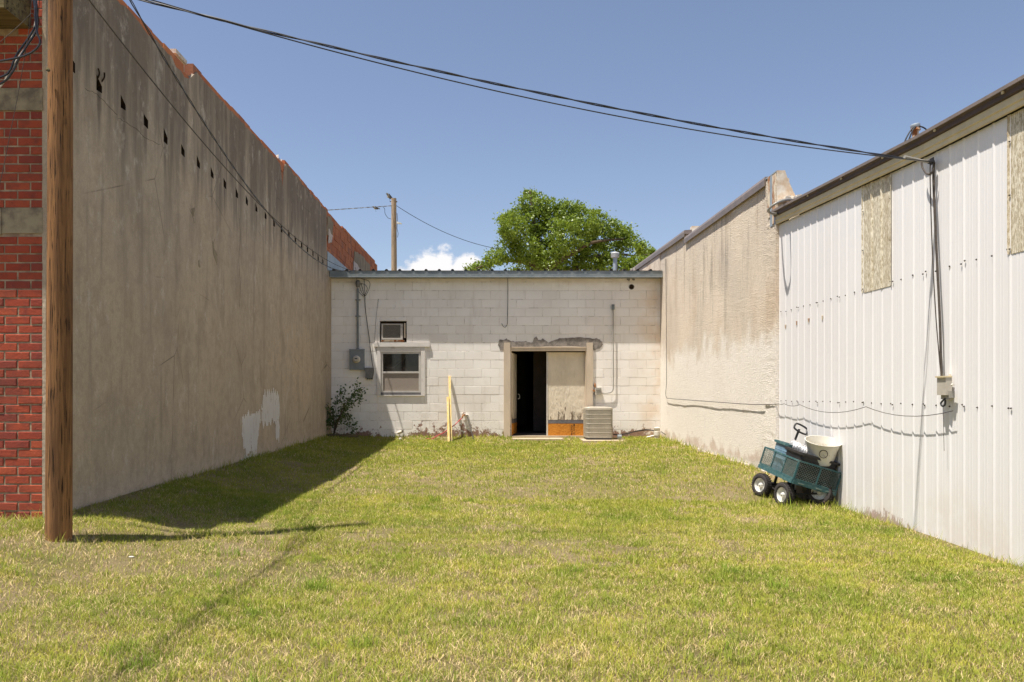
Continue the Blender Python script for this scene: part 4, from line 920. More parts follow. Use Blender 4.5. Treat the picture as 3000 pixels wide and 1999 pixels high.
# condenser
YF = 18.15; kf = F/YF
cx0, cx1 = (1717.5-1425)/kf, (1796-1425)/kf; cz = 1+(1150-1194)/kf; zb = gz(2.5, 18.2)+.02
cxm, hx = (cx0+cx1)/2, (cx1-cx0)/2; cym, hy = YF+.30, .30
cd = thing('condenser', 'beige louvred air conditioning condenser on a pad right of the doors', 'condenser', (cxm, cym, zb))
def rr(hx_, hy_, r, z): return [Vector((x, y, z)) for x, y in rrect(cxm, cym, hx_, hy_, r, 5)]
m = MB(); m.loft([rr(hx-.02, hy-.02, .07, zb+.05), rr(hx-.02, hy-.02, .07, cz-.03)]); m.build('coil', MT['condfin'], cd, True)
m = MB(); m.loft([rr(hx-.012, hy-.012, .07, zb), rr(hx-.008, hy-.008, .075, zb+.05)]); m.build('base_pan', MT['condbase'], cd, True)
m = MB(); m.loft([rr(hx, hy, .08, cz-.05), rr(hx+.003, hy+.003, .083, cz-.02), rr(hx-.01, hy-.01, .08, cz), rr(hx-.12, hy-.12, .12, cz+.012)]); m.build('top_cap', MT['condenser'], cd, True)
zs = np.linspace(zb+.055, cz-.055, 7)
for z in zs:
    m = MB(); m.loft([rr(hx-.002, hy-.002, .078, z-.007), rr(hx+.003, hy+.003, .08, z), rr(hx-.002, hy-.002, .078, z+.007)]); m.build('louvre_band', MT['condenser'], cd, True)
m = MB(); per = rrect(cxm, cym, hx-.006, hy-.006, .075, 5)
def along(per, step):
    n = len(per); pts = []; 
    for i in range(n):
        a, b = Vector(per[i]), Vector(per[(i+1) % n]); l = (b-a).length; k = max(1, int(round(l/step)))
        for j in range(k): pts.append(a.lerp(b, j/k))
    return pts
for p in along(per, .021): m.box(p.x-.0075, p.x+.0075, p.y-.006, p.y+.006, zb+.05, cz-.04)
tag(m.build('louvre_fins', MT['condenser'], cd), kind='stuff')
m = MB(); m.box(cx0-.1, cx1+.3, YF-.35, YB-.1, -.2, zb-.002); tag(m.build('concrete_pad', MT['concrete']), 'worn concrete pad under the condenser', 'concrete pad')
m = MB(); m.box(.6, 1.75, YB-.55, YB-.055, -.2, gz(1.2, 18.6)+.028); tag(m.build('door_slab', MT['concrete']), 'short concrete slab in front of the open door', 'slab')
# drain standpipe and hoses
sp = thing('drain_pipe', 'white capped plastic drain pipe standing at the right corner of the block wall', 'pipe', P(1925, 1292, 18.35))
m = MB(); q = P(1925, 1292, 18.35); m.lathe([(.058, -.08), (.058, .12)], q, n=18); m.build('pipe', MT['white'], sp, True)
m = MB(); m.lathe([(.058, .12), (.074, .125), (.076, .21), (.066, .215), (.066, .24), (.07, .245), (.07, .30), (.035, .315), (0, .315)], q, n=18); m.build('cap', MT['white'], sp, True)
gl = lambda px, Y, dz=.015: Vector(((px-1425)*Y/F, Y, gz((px-1425)*Y/F, Y)+dz))
cable('black_hose', [P(1797, 1273, 18.3), P(1815, 1274, 18.35), P(1840, 1269, 18.5), P(1870, 1263, 18.7), P(1900, 1260, 18.75), P(1918, 1263, 18.6)], .013, MT['black'], 'thick black hose from the condenser to the white drain pipe', cat='hose')
cable('black_hose', [P(1810, 1277, 18.3), P(1835, 1274, 18.4), P(1860, 1264, 18.6), P(1890, 1259, 18.75), P(1916, 1262, 18.7)], .007, MT['black'], 'thin black line lying on the thick hose beside the condenser', cat='hose')
cable('black_hose', [P(1936, 1265, 18.5), P(1946, 1271, 18.4), P(1953, 1278, 18.35), P(1949, 1288, 18.3)], .008, MT['black'], 'short black hose end right of the white drain pipe', cat='hose')
m = MB(); q = P(1814, 1280, 18.2); m.lathe([(.03, 0), (.05, .005), (.05, .09), (.03, .095)], q-Vector((.04, 0, 0)), (1, 0, 0), 12); tag(m.build('hose_fitting', MT['metergrey'], None, True), 'small grey fitting on the ground beside the condenser', 'fitting')
m = MB(); m.obox(gl(1905, 18.6, .02), (.09, .03, .02), (-.02, .03, 0), (0, -.01, .02)); tag(m.build('plank_scrap', MT['whitewood']), 'pale wood scrap on the ground left of the drain pipe', 'scrap')
# lumber leaning against the wall
def plank(bpx, btm_y, tpx, tpy, w, t, label, ty):
    bx_ = (bpx-1425)*btm_y/F; b0 = Vector((bx_, btm_y, gz(bx_, btm_y)-.02)); t0 = P(tpx, tpy, ty); d = (t0-b0); m = MB()
    a = Vector((1, 0, 0)); a = (a-d.normalized()*a.dot(d.normalized())).normalized(); n_ = d.normalized().cross(a)
    m.obox((b0+t0)/2, a*w/2, n_*t/2, d/2, 0); m.obox((b0+t0)/2+a*(w/2+.002), a*.0018, n_*t/2*.99, d/2*.998, 1)
    return tag(m.build('lumber_plank', [MT['pine'], MT['greenedge']]), label, 'plank', 'lumber leaning on the block wall')
plank(1321, 18.25, 1317, 1104, .052, .04, 'taller yellow plank leaning on the white blocks', YB-.03)
plank(1314.5, 18.15, 1311.5, 1164, .046, .04, 'shorter yellow plank leaning in front of the taller one', YB-.26)
# tap, hose, rod
wf_ = thing('water_faucet', 'rusty brass tap low on the block wall near the yellow planks', 'faucet', RB(1360, 1217))
m = MB(); m.tube(spline([RB(1362, 1216, 0), RB(1359, 1216, .06), RB(1356, 1219, .11), RB(1354, 1224, .12)], 4), .02, 8); m.lathe([(.032, 0), (.032, .012)], RB(1360, 1210, .07), (0, 0, 1), 8); m.build('body', MT['brass'], wf_, True)
m = MB(); m.lathe([(.03, 0), (.02, .02), (.018, .04)], RB(1357, 1214, .05), (-.6, -.4, .6), 8); m.build('valve', MT['white'], wf_, True)
m = MB(); m.lathe([(.03, -.0), (.03, .05), (.02, .055), (.02, .02)], RB(1368.5, 1217.5), (0, -1, 0), 12); tag(m.build('pipe_stub', MT['white'], None, True), 'white pipe end poking out of the blocks right of the tap', 'pipe')
cable('garden_hose', [RB(1355, 1224, .12), RB(1350, 1228, .13), P(1342, 1236, 18.6), P(1330, 1247, 18.55), P(1316, 1256, 18.5), P(1300, 1268, 18.5), P(1285, 1275, 18.5), gl(1265, 18.5), gl(1250, 18.55)], .013, MT['red_hose'], 'red hose running from the tap down behind the planks', cat='hose')
m = MB(); m.tube([RB(1369, 1221, .03), gl(1389, 18.45, -.02)], .009, 6); tag(m.build('metal_rod', MT['rod']), 'thin dark rod leaning against the wall below the pipe end', 'rod')
ds = thing('drain_spout', 'short white spout low on the block wall below the window', 'spout', RB(1170, 1275))
m = MB(); q = RB(1166, 1269, .03); m.lathe([(.0, 0), (.034, .0), (.036, .10), (.036, .15), (.03, .15), (.03, .05)], q, (.75, -.55, .28), 14); m.build('spout', MT['white'], ds, True)
m = MB(); m.tube([RB(1146, 1256, .02), RB(1146, 1268, .02), RB(1166, 1268.5, .025)], .009, 6); m.build('pipe', MT['white'], ds)
m = MB(); q = gl(1173, 18.5, .015); m.lathe([(.0, -.02), (.035, 0), (.03, .03), (0, .04)], q, n=8); tag(m.build('white_stone', MT['white'], None, True), 'white lump on the grass under the spout', 'stone')
m = MB(); q = gl(1000, 18.35, .035); m.obox(q, (.38, .01, .0), (0, .05, .004), (0, 0, .03)); tag(m.build('timber_board', MT['timber']), 'old grey timber lying at the foot of the block wall by the sapling', 'board')
# sapling in the corner
def leaves(mb, pts, size, tint, cnt, spread, tri=False):
    for p in pts:
        for _ in range(cnt):
            c = p+Vector((random.gauss(0, spread), random.gauss(0, spread), random.gauss(0, spread))); d = Vector((random.gauss(0, 1), random.gauss(0, 1), random.gauss(-.4, .6))).normalized()
            n_ = d.cross(Vector((random.gauss(0, 1), random.gauss(0, 1), random.gauss(0, 1)))).normalized(); s_ = size*random.uniform(.6, 1.25)
            mb.add([c, c+d*s_*.5+n_*s_*.28, c+d*s_, c+d*s_*.5-n_*s_*.28], [(0, 1, 2, 3)]); tint.append(random.random())
def addtint(o, tint, per=4):
    a = o.data.attributes.new('tint', 'FLOAT', 'POINT'); a.data.foreach_set('value', np.repeat(np.array(tint, dtype=np.float32), per))
sb = thing('sapling', 'leafy green sapling growing in the corner of the stucco and block walls', 'shrub', gl(975, 18.4))
base = gl(976, 18.45, -.03); st = MB(); lp = []
for pxy in ([(985, 1250), (1000, 1215), (1020, 1180), (1040, 1150), (1047, 1115)], [(985, 1240), (1010, 1190), (1000, 1160), (1003, 1138)], [(980, 1250), (975, 1215), (985, 1180), (990, 1165)], [(982, 1245), (970, 1220), (962, 1228)], [(990, 1230), (1015, 1215), (1030, 1228), (1045, 1262)], [(1000, 1210), (1030, 1185), (1050, 1170), (1058, 1168)], [(1005, 1195), (1030, 1160), (1048, 1150), (1062, 1140)], [(978, 1255), (966, 1240), (960, 1236)], [(985, 1225), (1000, 1195), (1018, 1188)], [(980, 1235), (968, 1200), (960, 1192)], [(985, 1235), (1005, 1222), (1022, 1245), (1035, 1262)]):
    yo = random.uniform(18.2, 18.7); path = [base]+[P(x, y, yo+random.uniform(-.06, .06)) for x, y in pxy]; sp_ = spline(path, 4)
    st.tube(sp_, [max(.003, .010*(1-i/len(sp_))) for i in range(len(sp_))], 5); lp += sp_[5:]
st.build('stem', MT['bark'], sb, True)
fl = MB(); tint = []; leaves(fl, lp, .070, tint, 8, .05); o = fl.build('foliage', MT['bushleaf'], sb, False, False); addtint(o, tint)

# ---------------------------------------------------------------- things on the metal wall
jb = thing('junction_box', 'beige telephone box on the white metal wall below the black cables', 'utility box', PL(2768, 1160, XM-.03))
def mbx(m, px0, px1, py0, py1, d0, d1):
    y0, y1 = PL(px1, 0, XM-.03).y, PL(px0, 0, XM-.03).y; k = F/((y0+y1)/2); m.box(XM-.03-d1, XM-.03-d0, y0, y1, 1+(1150-py1)/k, 1+(1150-py0)/k)
m = MB(); mbx(m, 2763, 2789, 1106, 1158, .0, .055); m.build('box', MT['beigebox'], jb)
m = MB(); mbx(m, 2762, 2790, 1102, 1106.5, .0, .068); m.build('lid', MT['tan'], jb)
m = MB(); mbx(m, 2789.5, 2797, 1146, 1166, .0, .03); mbx(m, 2768, 2786, 1158, 1170, .002, .035); m.build('side_box', MT['conduitlight'], jb)
m = MB(); mbx(m, 2783, 2788, 1096, 1102, .004, .012); m.lathe([(.012, 0), (.012, .02)], PL(2789, 1128, XM-.06), (0, -1, 0), 8); m.build('latch', MT['white'], jb)
xw = XM-.045
cable('service_cable', [PL(2737, 476, xw), PL(2735, 500, xw), PL(2736, 560, xw), PL(2742, 700, xw), PL(2748, 820, xw), PL(2754, 950, xw), PL(2757, 1060, xw), PL(2759, 1104, xw)], .011, MT['brownwire'], 'thick dark cable running down the metal wall to the beige box')
cable('service_cable', [PL(2726, 480, xw-.02), PL(2725, 520, xw-.02), PL(2730, 700, xw-.02), PL(2740, 900, xw-.02), PL(2752, 1050, xw-.02), PL(2758, 1103, xw-.01)], .005, MT['brownwire'], 'thinner cable hanging beside the thick one on the metal wall')
cable('service_cable', [PL(2700, 476, xw-.03), PL(2703, 492, xw-.03), PL(2712, 507, xw-.03), PL(2722, 511, xw-.03), PL(2731, 505, xw-.02), PL(2734, 492, xw-.01)], .009, MT['brownwire'], 'drooping loop of cable at the top of the metal wall')
cable('service_cable', [PL(2770, 1168, XM-.065), PL(2757, 1180, XM-.065), PL(2760, 1190, XM-.065), PL(2768, 1187, XM-.06), PL(2770, 1172, XM-.06)], .008, MT['black'], 'small black loop below the beige box')
m = MB(); q = PL(2736, 475, XM-.03); m.lathe([(.018, 0), (.018, .05), (.010, .06)], q, (-1, 0, 0), 8); m.obox(q+Vector((-.03, -.02, 0)), (.004, 0, 0), (0, .03, 0), (0, 0, .03)); tag(m.build('cable_hook', MT['black']), 'black iron hook holding the cables at the top of the metal wall', 'hook')
m = MB(); m.tube([B+Vector((-.06, -.02, 0)), B+Vector((-.30, -.07, .03))], [.012, .018], 8); tag(m.build('cable_clamp', MT['conduitlight'], None, True), 'pale tapered clamp gripping the sky cables beside the metal wall', 'clamp')
# string along both right walls
sx = XM-.055
def chain(l, s): 
    out = []
    for a, b in zip(l[:-1], l[1:]): out += sag(a, b, s*(b-a).length, 8)[:-1]
    return out+[l[-1]]
m = MB(); m.tube(chain([PL(2282, 1184, sx), PL(2297, 1183, sx), PL(2343, 1186, sx), PL(2537, 1192, sx), PL(2792, 1204, sx)], .045), .0035, 5); tag(m.build('string_wire', MT['brownwire'], None, True), 'thin wire drooping in two swags along the white metal wall', 'wire')
m = MB(); x2 = XR-.035; m.tube(spline([PL(1951, 760, x2), PL(1952, 900, x2), PL(1953, 1100, x2), PL(1951, 1160, x2), PL(1965, 1168, x2), PL(2000, 1171, x2), PL(2080, 1177, x2), PL(2150, 1182, x2), PL(2220, 1186, x2), PL(2282, 1184, x2)], 5), .006, 5); tag(m.build('string_wire', MT['brownwire'], None, True), 'wire dropping down the rough tan wall then running along it', 'wire')
m = MB(); m.tube(spline([P(2325, 586, 11.1), P(2305, 585, 10.9), P(2275, 595, 10.7), P(2252, 614, 10.8), P(2258, 625, 11.0), P(2281, 628, 11.2)], 6), .017, 8); tag(m.build('loop_conduit', MT['conduitlight'], None, True), 'grey flexible conduit curling out at the end of the gutter', 'conduit')
cable('thin_wire', [PL(2762, 1170, XM-.05), PL(2763, 1215, XM-.05), PL(2765, 1280, XM-.05), PL(2766, 1322, XM-.05)], .002, MT['brownwire'], 'hair thin loose wire hanging below the beige box')
wh = thing('weatherhead', 'rusty service mast head rising behind the brown gutter', 'mast', (4.8, 9.05, 3.3))
k9 = F/9.05; q = Vector(((2682-1425)/k9, 9.05, 1+(1150-372)/k9))
m = MB(); m.tube([(q.x, q.y, 3.1), (q.x, q.y, q.z-.05)], .035, 10); m.build('mast', MT['rust'], wh, True)
m = MB(); m.lathe([(.035, -.05), (.055, -.04), (.05, -.02), (.05, .0)], q, n=12); m.build('collar', MT['rust'], wh, True)
m = MB(); m.lathe([(.05, -.01), (.052, .02), (.045, .035), (.0, .04)], q, (-.3, -.2, 1), 14); m.build('hood', MT['galvlight'], wh, True)
m = MB()
for i, (dx, dz) in enumerate(((-.17, -.24), (-.12, -.22), (.11, -.08))): m.tube(spline([q+Vector((0, -.03, .0)), q+Vector((dx*.5, -.06, -.01+dz*.2)), q+Vector((dx, -.06, dz)), q+Vector((dx*1.1, -.03, dz*2))], 5), .008, 6)
m.build('wire', MT['black'], wh, True)
rv = thing('roof_vent', 'white louvred vent pipe on the block building roof in front of the tree', 'vent', P(1802, 792, 20.5))
k = F/20.5; xv = (1802-1425)/k
m = MB(); m.lathe([(.052, 0), (.052, 1)], (xv, 20.5, 3.85), n=14); m.v = [(x, y, min(z, 1+(1150-755)/k)) for x, y, z in m.v]; m.build('pipe', MT['galvlight'], rv, True)
m = MB(); z0 = 1+(1150-756)/k; m.lathe([(.07, 0), (.098, .01), (.104, .1), (.108, .115), (.098, .135), (.04, .15), (0, .15)], (xv, 20.5, z0), n=18); m.build('cap', MT['lampglass'], rv, True)
m = MB()
for j in range(18): a = j*2*math.pi/18; m.obox((xv+.104*math.cos(a), 20.5+.104*math.sin(a), z0+.055), (.004*math.cos(a), .004*math.sin(a), 0), (-.006*math.sin(a), .006*math.cos(a), 0), (0, 0, .03))
m.build('louvre', MT['conduitlight'], rv)
m = MB(); k = F/21; m.lathe([(.03, 0), (.03, .30)], ((1859-1425)/k, 21, 3.95), n=10); tag(m.build('vent_stub', MT['beigebox'], None, True), 'short pale vent pipe on the roof near the right parapet', 'vent')

# ---------------------------------------------------------------- garden cart and its load
wg = thing('garden_cart', 'teal mesh sided garden cart leaning against the white metal wall', 'cart', (3.7, 9.75, gz(3.7, 9.75)))
P0 = P(2322, 1411, 9.30); Lh = (P(2224, 1365, 10.30)-P0); LL = Lh.length; Lh.normalize()
Wv = P(2455, 1451, 9.27)-P0; Wv = Wv-Lh*Wv.dot(Lh); WW = Wv.length; Wh = Wv.normalized(); Uh = Wh.cross(Lh).normalized()
if Uh.z < 0: Uh = -Uh
w2 = lambda u, v, w: P0+Lh*u+Wh*v+Uh*w
HT = .25
m = MB(); m.obox(w2(LL/2, WW/2, .012), Lh*LL/2, Wh*WW/2, Uh*.006); m.build('bed_floor', MT['teal'], wg)
m = MB(); fh = .045
for (a, b) in (((0, 0), (LL, 0)), ((LL, 0), (LL, WW)), ((LL, WW), (0, WW)), ((0, WW), (0, 0))): m.bar(w2(a[0], a[1], .0), w2(b[0], b[1], .0), .028, fh, up=Uh)
for u in (.25, .7): m.bar(w2(u, 0, -.02), w2(u, WW, -.02), .03, .02, up=Uh)
m.build('bed_frame', MT['teal'], wg)
def side(name, a, b, posts, mesh=True):
    pt = lambda t, w: w2(a[0]+(b[0]-a[0])*t, a[1]+(b[1]-a[1])*t, w)
    m = MB(); m.bar(pt(0, HT), pt(1, HT), .018, up=Uh); m.bar(pt(0, .035), pt(1, .035), .016, up=Uh)
    for t in posts: m.bar(pt(t, .03), pt(t, HT), .016, up=Lh)
    o = m.build(name, MT['teal'], wg); ln = math.hypot((b[0]-a[0]), (b[1]-a[1])); m = MB(); st = .033; n = int(ln/st); hh = HT-.04
    for i in range(-int(hh/(st*.7))-1, n+1):
        for sgn in (1, -1):
            x0 = i*st if sgn > 0 else ln-i*st; x1 = x0+sgn*hh/1.0; z0, z1 = .04, .04+hh
            # clip to the panel
            pts = [(x0, z0), (x1, z1)]; 
            (xa, za), (xb, zb_) = pts
            def cl(x): return (x, za+(zb_-za)*(x-xa)/(xb-xa))
            if min(xa, xb) > ln or max(xa, xb) < 0: continue
            if xa < 0: xa2 = cl(0)
            elif xa > ln: xa2 = cl(ln)
            else: xa2 = (xa, za)
            if xb < 0: xb2 = cl(0)
            elif xb > ln: xb2 = cl(ln)
            else: xb2 = (xb, zb_)
            if abs(xa2[0]-xb2[0]) < .01: continue
            m.tube([pt(xa2[0]/ln, xa2[1]), pt(xb2[0]/ln, xb2[1])], .0019, 4, cap=False)
    m.build('wire_mesh', MT['tealwire'], o); return o
side('side_panel', (.004, 0), (LL-.004, 0), (0, .33, .66, 1)); side('side_panel', (LL, .004), (LL, WW-.004), (0, .5, 1)); side('side_panel', (LL-.004, WW), (.004, WW), (0, .33, .66, 1)); side('side_panel', (0, WW-.004), (0, .004), (0, .48, 1))
m = MB()
for (u, v) in ((-.018, .10), (-.018, .32), (-.018, .44)): m.obox(w2(u, v, .0), Wh*.035, Uh*.006, Lh*.005)
m.build('latch_plate', MT['tealwire'], wg)
def wheel(c, ax, r=.142, wd=.095):
    ax = Vector(ax).normalized(); c = Vector(c); m = MB(); h = wd/2
    m.lathe([(r*.60, -h*.7), (r*.72, -h), (r*.90, -h*.92), (r*.985, -h*.6), (r, 0), (r*.985, h*.6), (r*.90, h*.92), (r*.72, h), (r*.60, h*.7)], c, ax, 28, cap=False)
    for j in range(30):
        a = j*2*math.pi/30; e1 = ax.orthogonal().normalized(); e2 = ax.cross(e1); d = e1*math.cos(a)+e2*math.sin(a); t = ax.cross(d)
        for sg in (-1, 1): m.obox(c+d*(r*.985)+ax*h*.42*sg, d*.006, t*.007+ax*.004*sg, ax*h*.30)
    w_ = thing('wheel', None, None, c); bpy.data.objects.remove(w_)
    tw = m.build('wheel', MT['tyre'], wg, True)
    m = MB(); m.lathe([(r*.62, h*.72), (r*.60, h*.80), (r*.55, h*.55), (r*.50, h*.05), (r*.24, -h*.05), (r*.20, h*.25), (r*.17, h*.65), (r*.08, h*.70), (r*.07, h*1.0), (0, h*1.02)], c, ax, 22, cap=False)
    m.lathe([(r*.62, -h*.72), (r*.5, -h*.3), (r*.2, -h*.2), (0, -h*.2)], c, ax, 22, cap=False); m.build('rim', MT['rim'], tw, True); return tw
def gw(x, y): return gz(x, y)+.139
ca = math.radians(200); 
ax1 = Vector((-.92, -.40, .10)); ax2 = Vector((-.95, -.28, .09))
wp = [(3.435, 10.06), (3.50, 9.48), (3.89, 9.41), (3.88, 10.06)]
wheel((wp[0][0], wp[0][1], gw(*wp[0])), ax1); wheel((wp[1][0], wp[1][1], gw(*wp[1])), ax2)
wheel((wp[2][0], wp[2][1], gw(*wp[2])+.01), (-.55, -.78, .25)); wheel((wp[3][0], wp[3][1], gw(*wp[3])), (-.9, -.3, .1))
m = MB(); zc1 = gw(*wp[0]); 
m.tube([(wp[0][0], wp[0][1], gw(*wp[0])), (wp[3][0], wp[3][1], gw(*wp[3]))], .011, 8); m.tube([(wp[1][0], wp[1][1], gw(*wp[1])), (wp[2][0], wp[2][1], gw(*wp[2]))], .011, 8)
m.bar((3.59, 10.06, gw(3.5, 10.06)), w2(.76, .15, -.02), .025); m.bar((3.74, 10.06, gw(3.7, 10.06)), w2(.76, .40, -.02), .025); m.bar((3.60, 9.46, gw(3.5, 9.46)), w2(.22, .12, -.02), .025); m.bar((3.8, 9.42, gw(3.8, 9.42)), w2(.22, .38, -.02), .025)
m.bar((3.52, 10.03, gw(3.5, 10.03)-.01), (3.57, 9.51, gw(3.5, 9.5)-.02), .014); m.build('axle', MT['black'], wg)
hb = w2(LL+.02, WW*.62, .05); ht = P(2340, 1262, 10.33); m = MB(); m.tube([hb, hb.lerp(ht, .6), ht], [.012, .011, .013], 8); m.bar(ht-(ht-hb).normalized()*.14, ht+(ht-hb).normalized()*.02, .03, .02)
hd_ = m.build('handle', MT['black'], wg, True)
hc = P(2347, 1257, 10.31); e1 = Vector((.86, -.1, -.50)).normalized(); e2 = Vector((.45, .3, .84)).normalized(); e2 = (e2-e1*e2.dot(e1)).normalized(); ring = []
for j in range(25):
    a = 2*math.pi*j/24; ring.append(hc+e1*(.062*(1 if math.cos(a) > 0 else -1)*min(1, abs(math.cos(a))*1.6)+.028*math.cos(a))+e2*.048*math.sin(a))
m = MB(); m.tube(ring, .012, 8, cap=False); m.build('grip', MT['black'], hd_, True)
# load
def tote(name, u0, u1, v0, v1, w0, w1, r, mat, label, cat, taper=.02, tilt=(0, 0)):
    t = thing(name, label, cat, w2((u0+u1)/2, (v0+v1)/2, w0)); cu, cv, hu, hv = (u0+u1)/2, (v0+v1)/2, (u1-u0)/2, (v1-v0)/2
    def ring(w, d): return [w2(x, y, w+tilt[0]*(x-cu)+tilt[1]*(y-cv)) for x, y in rrect(cu, cv, hu+d, hv+d, r, 4)]
    m = MB(); m.loft([ring(w0, -taper), ring(w1-.02, 0)], 0, False); m.loft([ring(w1-.02, -.006), ring(w0+.01, -taper-.004)], 0, False); m.add(ring(w0+.008, -taper-.004), [tuple(range(20))])
    if 'ribs' : 
        for ww in np.arange(w0+.05, w1-.05, .05): m.loft([ring(ww, -taper*(1-(ww-w0)/(w1-w0))), ring(ww+.006, .004-taper*(1-(ww-w0)/(w1-w0))), ring(ww+.016, .004-taper*(1-(ww-w0)/(w1-w0))), ring(ww+.022, -taper*(1-(ww-w0)/(w1-w0)))], 0, False)
    m.build('body', mat, t, True, False)
    m = MB(); m.loft([ring(w1-.028, .002), ring(w1-.028, .02), ring(w1, .022), ring(w1+.003, -.004), ring(w1-.02, -.006)], 0, False); m.build('rim', MT['teal'] if mat == MT['bluetote'] else mat, t, True, False); return t
tote('storage_tub', .04, .50, .03, WW-.04, .025, .35, .05, MT['blacktote'], 'black plastic storage tub in the near half of the garden cart', 'tub', .025)
tote('plastic_bin', .53, .90, .05, .36, .025, .385, .06, MT['bluetote'], 'translucent blue plastic bin in the far half of the garden cart', 'bin', .02)
ct = P(2412, 1293, 9.40); ax = Vector((.03, -.27, 1)).normalized()
tb = thing('planter_tub', 'round cream tub with a ring handle resting on the black storage tub', 'tub', ct-ax*.27)
m = MB(); m.lathe([(0, -.262), (.135, -.262), (.14, -.25), (.165, -.10), (.188, -.03), (.196, -.008), (.203, -.004), (.204, .004), (.196, .004), (.186, -.03), (.162, -.10), (.15, -.17), (0, -.17)], ct, ax, 36, cap=False); m.build('body', MT['creamtub'], tb, True, False)
m = MB(); rc = ct-ax*.145+Vector((-.055, -.172, .0)); e1 = Vector((.95, -.28, 0)); m.tube([rc+e1*.045*math.cos(a)+Vector((0, -.012, 0))+Vector((0, -.1, 1)).normalized()*.045*math.sin(a) for a in [2*math.pi*j/20 for j in range(21)]], .0045, 6, cap=False); m.build('ring_handle', MT['brownwire'], tb, True)
m = MB()
for _ in range(130):
    a, r = random.uniform(0, 6.28), .15*math.sqrt(random.random()); e1 = ax.orthogonal().normalized(); e2 = ax.cross(e1); p = ct-ax*random.uniform(.09, .15)+e1*r*math.cos(a)+e2*r*math.sin(a)
    d = Vector((random.gauss(0, 1), random.gauss(0, 1), random.gauss(.2, .35))).normalized()*random.uniform(.03, .10); m.tube([p, p+d*.5+Vector((0, 0, .01)), p+d], .0016, 3)
o = m.build('dry_stalks', MT['straw']); tag(o, 'dry twigs and stalks heaped in the cream tub', 'twigs', kind='stuff')
m = MB(); e1 = P(2318, 1288, 9.25)-P(2362, 1318, 9.0); c0 = w2(.36, .26, .43); dirv = Vector((-.55, .35, .32)).normalized()
rgs = []
for i in range(41):
    t = i/40; r = .070+.0045*math.sin(i*math.pi*.78); 
    if i < 2: r *= .6+.2*i
    a_ = dirv.orthogonal().normalized(); b_ = dirv.cross(a_); c_ = P(2356, 1322, 9.78)+dirv*(t*.24-.06)
    rgs.append([c_+(a_*math.cos(2*math.pi*j/22)+b_*math.sin(2*math.pi*j/22))*r*(1+.05*mnoise.noise(Vector((j*.7, i*.3, 2)))) for j in range(22)])
m.loft(rgs); tag(m.build('flexible_duct', MT['foil'], None, True), 'crinkled silver ribbed foil duct behind the cream tub', 'duct')
# lumps under the cart
def rock(loc, s, label, name='stone', mat='stone', cat='stone'):
    bm = bmesh.new(); bmesh.ops.create_icosphere(bm, subdivisions=2, radius=1)
    for v in bm.verts: v.co = Vector((v.co.x*s[0], v.co.y*s[1], v.co.z*s[2]))*(1+.18*mnoise.noise(v.co*1.7+Vector(loc)))
    me = bpy.data.meshes.new(name); bm.to_mesh(me); bm.free(); me.materials.append(MT[mat]); me.polygons.foreach_set('use_smooth', [True]*len(me.polygons))
    return tag(put(name, me, None, loc), label, cat)
rock((3.66, 9.8, gz(3.66, 9.8)+.05), (.10, .09, .07), 'rounded grey stone under the middle of the cart')
rock((3.66, 10.35, gz(3.66, 10.35)+.04), (.10, .07, .06), 'pale stone on the ground beyond the far wheels of the cart')
cbk = MB(); q = Vector((3.93, 9.85, gz(3.93, 9.85)+.09)); 
for dx in (-.09, 0, .09): cbk.box(q.x+dx-.015, q.x+dx+.015, q.y-.09, q.y+.09, q.z-.1, q.z+.1)
cbk.box(q.x-.105, q.x+.105, q.y-.1, q.y-.085, q.z-.1, q.z+.1); cbk.box(q.x-.105, q.x+.105, q.y+.085, q.y+.1, q.z-.1, q.z+.1); tag(cbk.build('concrete_block', MT['stone']), 'grey concrete block standing under the cart by the wall', 'block')
rock((-2.62, 5.95, gz(-2.62, 5.95)+.006), (.022, .012, .006), 'flat white scrap on the bare soil right of the pole', 'litter', 'white', 'litter')
rock((-2.42, 6.75, gz(-2.4, 6.7)+.01), (.02, .012, .008), 'small pale scrap in the shaded grass beside the stucco wall', 'litter', 'white', 'litter')

# ---------------------------------------------------------------- far pole, birds, tree
Yp = 40.; kp = F/Yp
fp = thing('utility_pole', 'weathered grey utility pole standing behind the low roof', 'pole', ((1155-1425)/kp, Yp, 0))
xp = (1155-1425)/kp; zt = 1+(1150-582)/kp
m = MB(); m.tube([(xp+.02, Yp, -.3), (xp, Yp, zt*.5), (xp-.02, Yp, zt)], [.17, .15, .128], 14); m.build('pole', MT['pole_grey'], fp, True)
m = MB(); m.tube([(xp-.22, Yp-.02, zt-.16), (xp-.1, Yp-.02, zt-.16)], .02, 6); m.tube([(xp+.1, Yp-.1, zt-.18), (xp+.16, Yp-.1, zt-.18)], .035, 6); m.tube(spline([(xp+.15, Yp-.1, zt-.75), (xp+.17, Yp-.1, zt-1.1), (xp+.15, Yp-.1, zt-1.5), (xp+.2, Yp-.1, zt-1.75), (xp+.17, Yp-.1, zt-1.95)], 5), .014, 5); m.build('hardware', MT['brownwire'], fp)
m = MB(); zl = 1+(1150-655)/kp; m.loft([[Vector((xp+x, Yp-.12+y, zl+z)) for x, y, z in ((.14, -.05, -.04), (.14, .05, -.04), (.14, .05, .07), (.14, -.05, .07))], [Vector((xp+x, Yp-.12+y, zl+z)) for x, y, z in ((.38, -.09, -.05), (.38, .09, -.05), (.38, .09, -.02), (.38, -.09, -.02))]]); m.build('lamp_head', MT['lampglass'], fp)
twisted('overhead_wire', sag((xp-.12, Yp-.05, 1+(1150-604)/kp), (-11.8, 28, 1+(1150-634)/ (F/27)), .0, 60), .012, [MT['alwire'], MT['brownwire']], 'bright twisted wire from the far pole to the tile parapet', 'wires on the far pole', .9, .014)
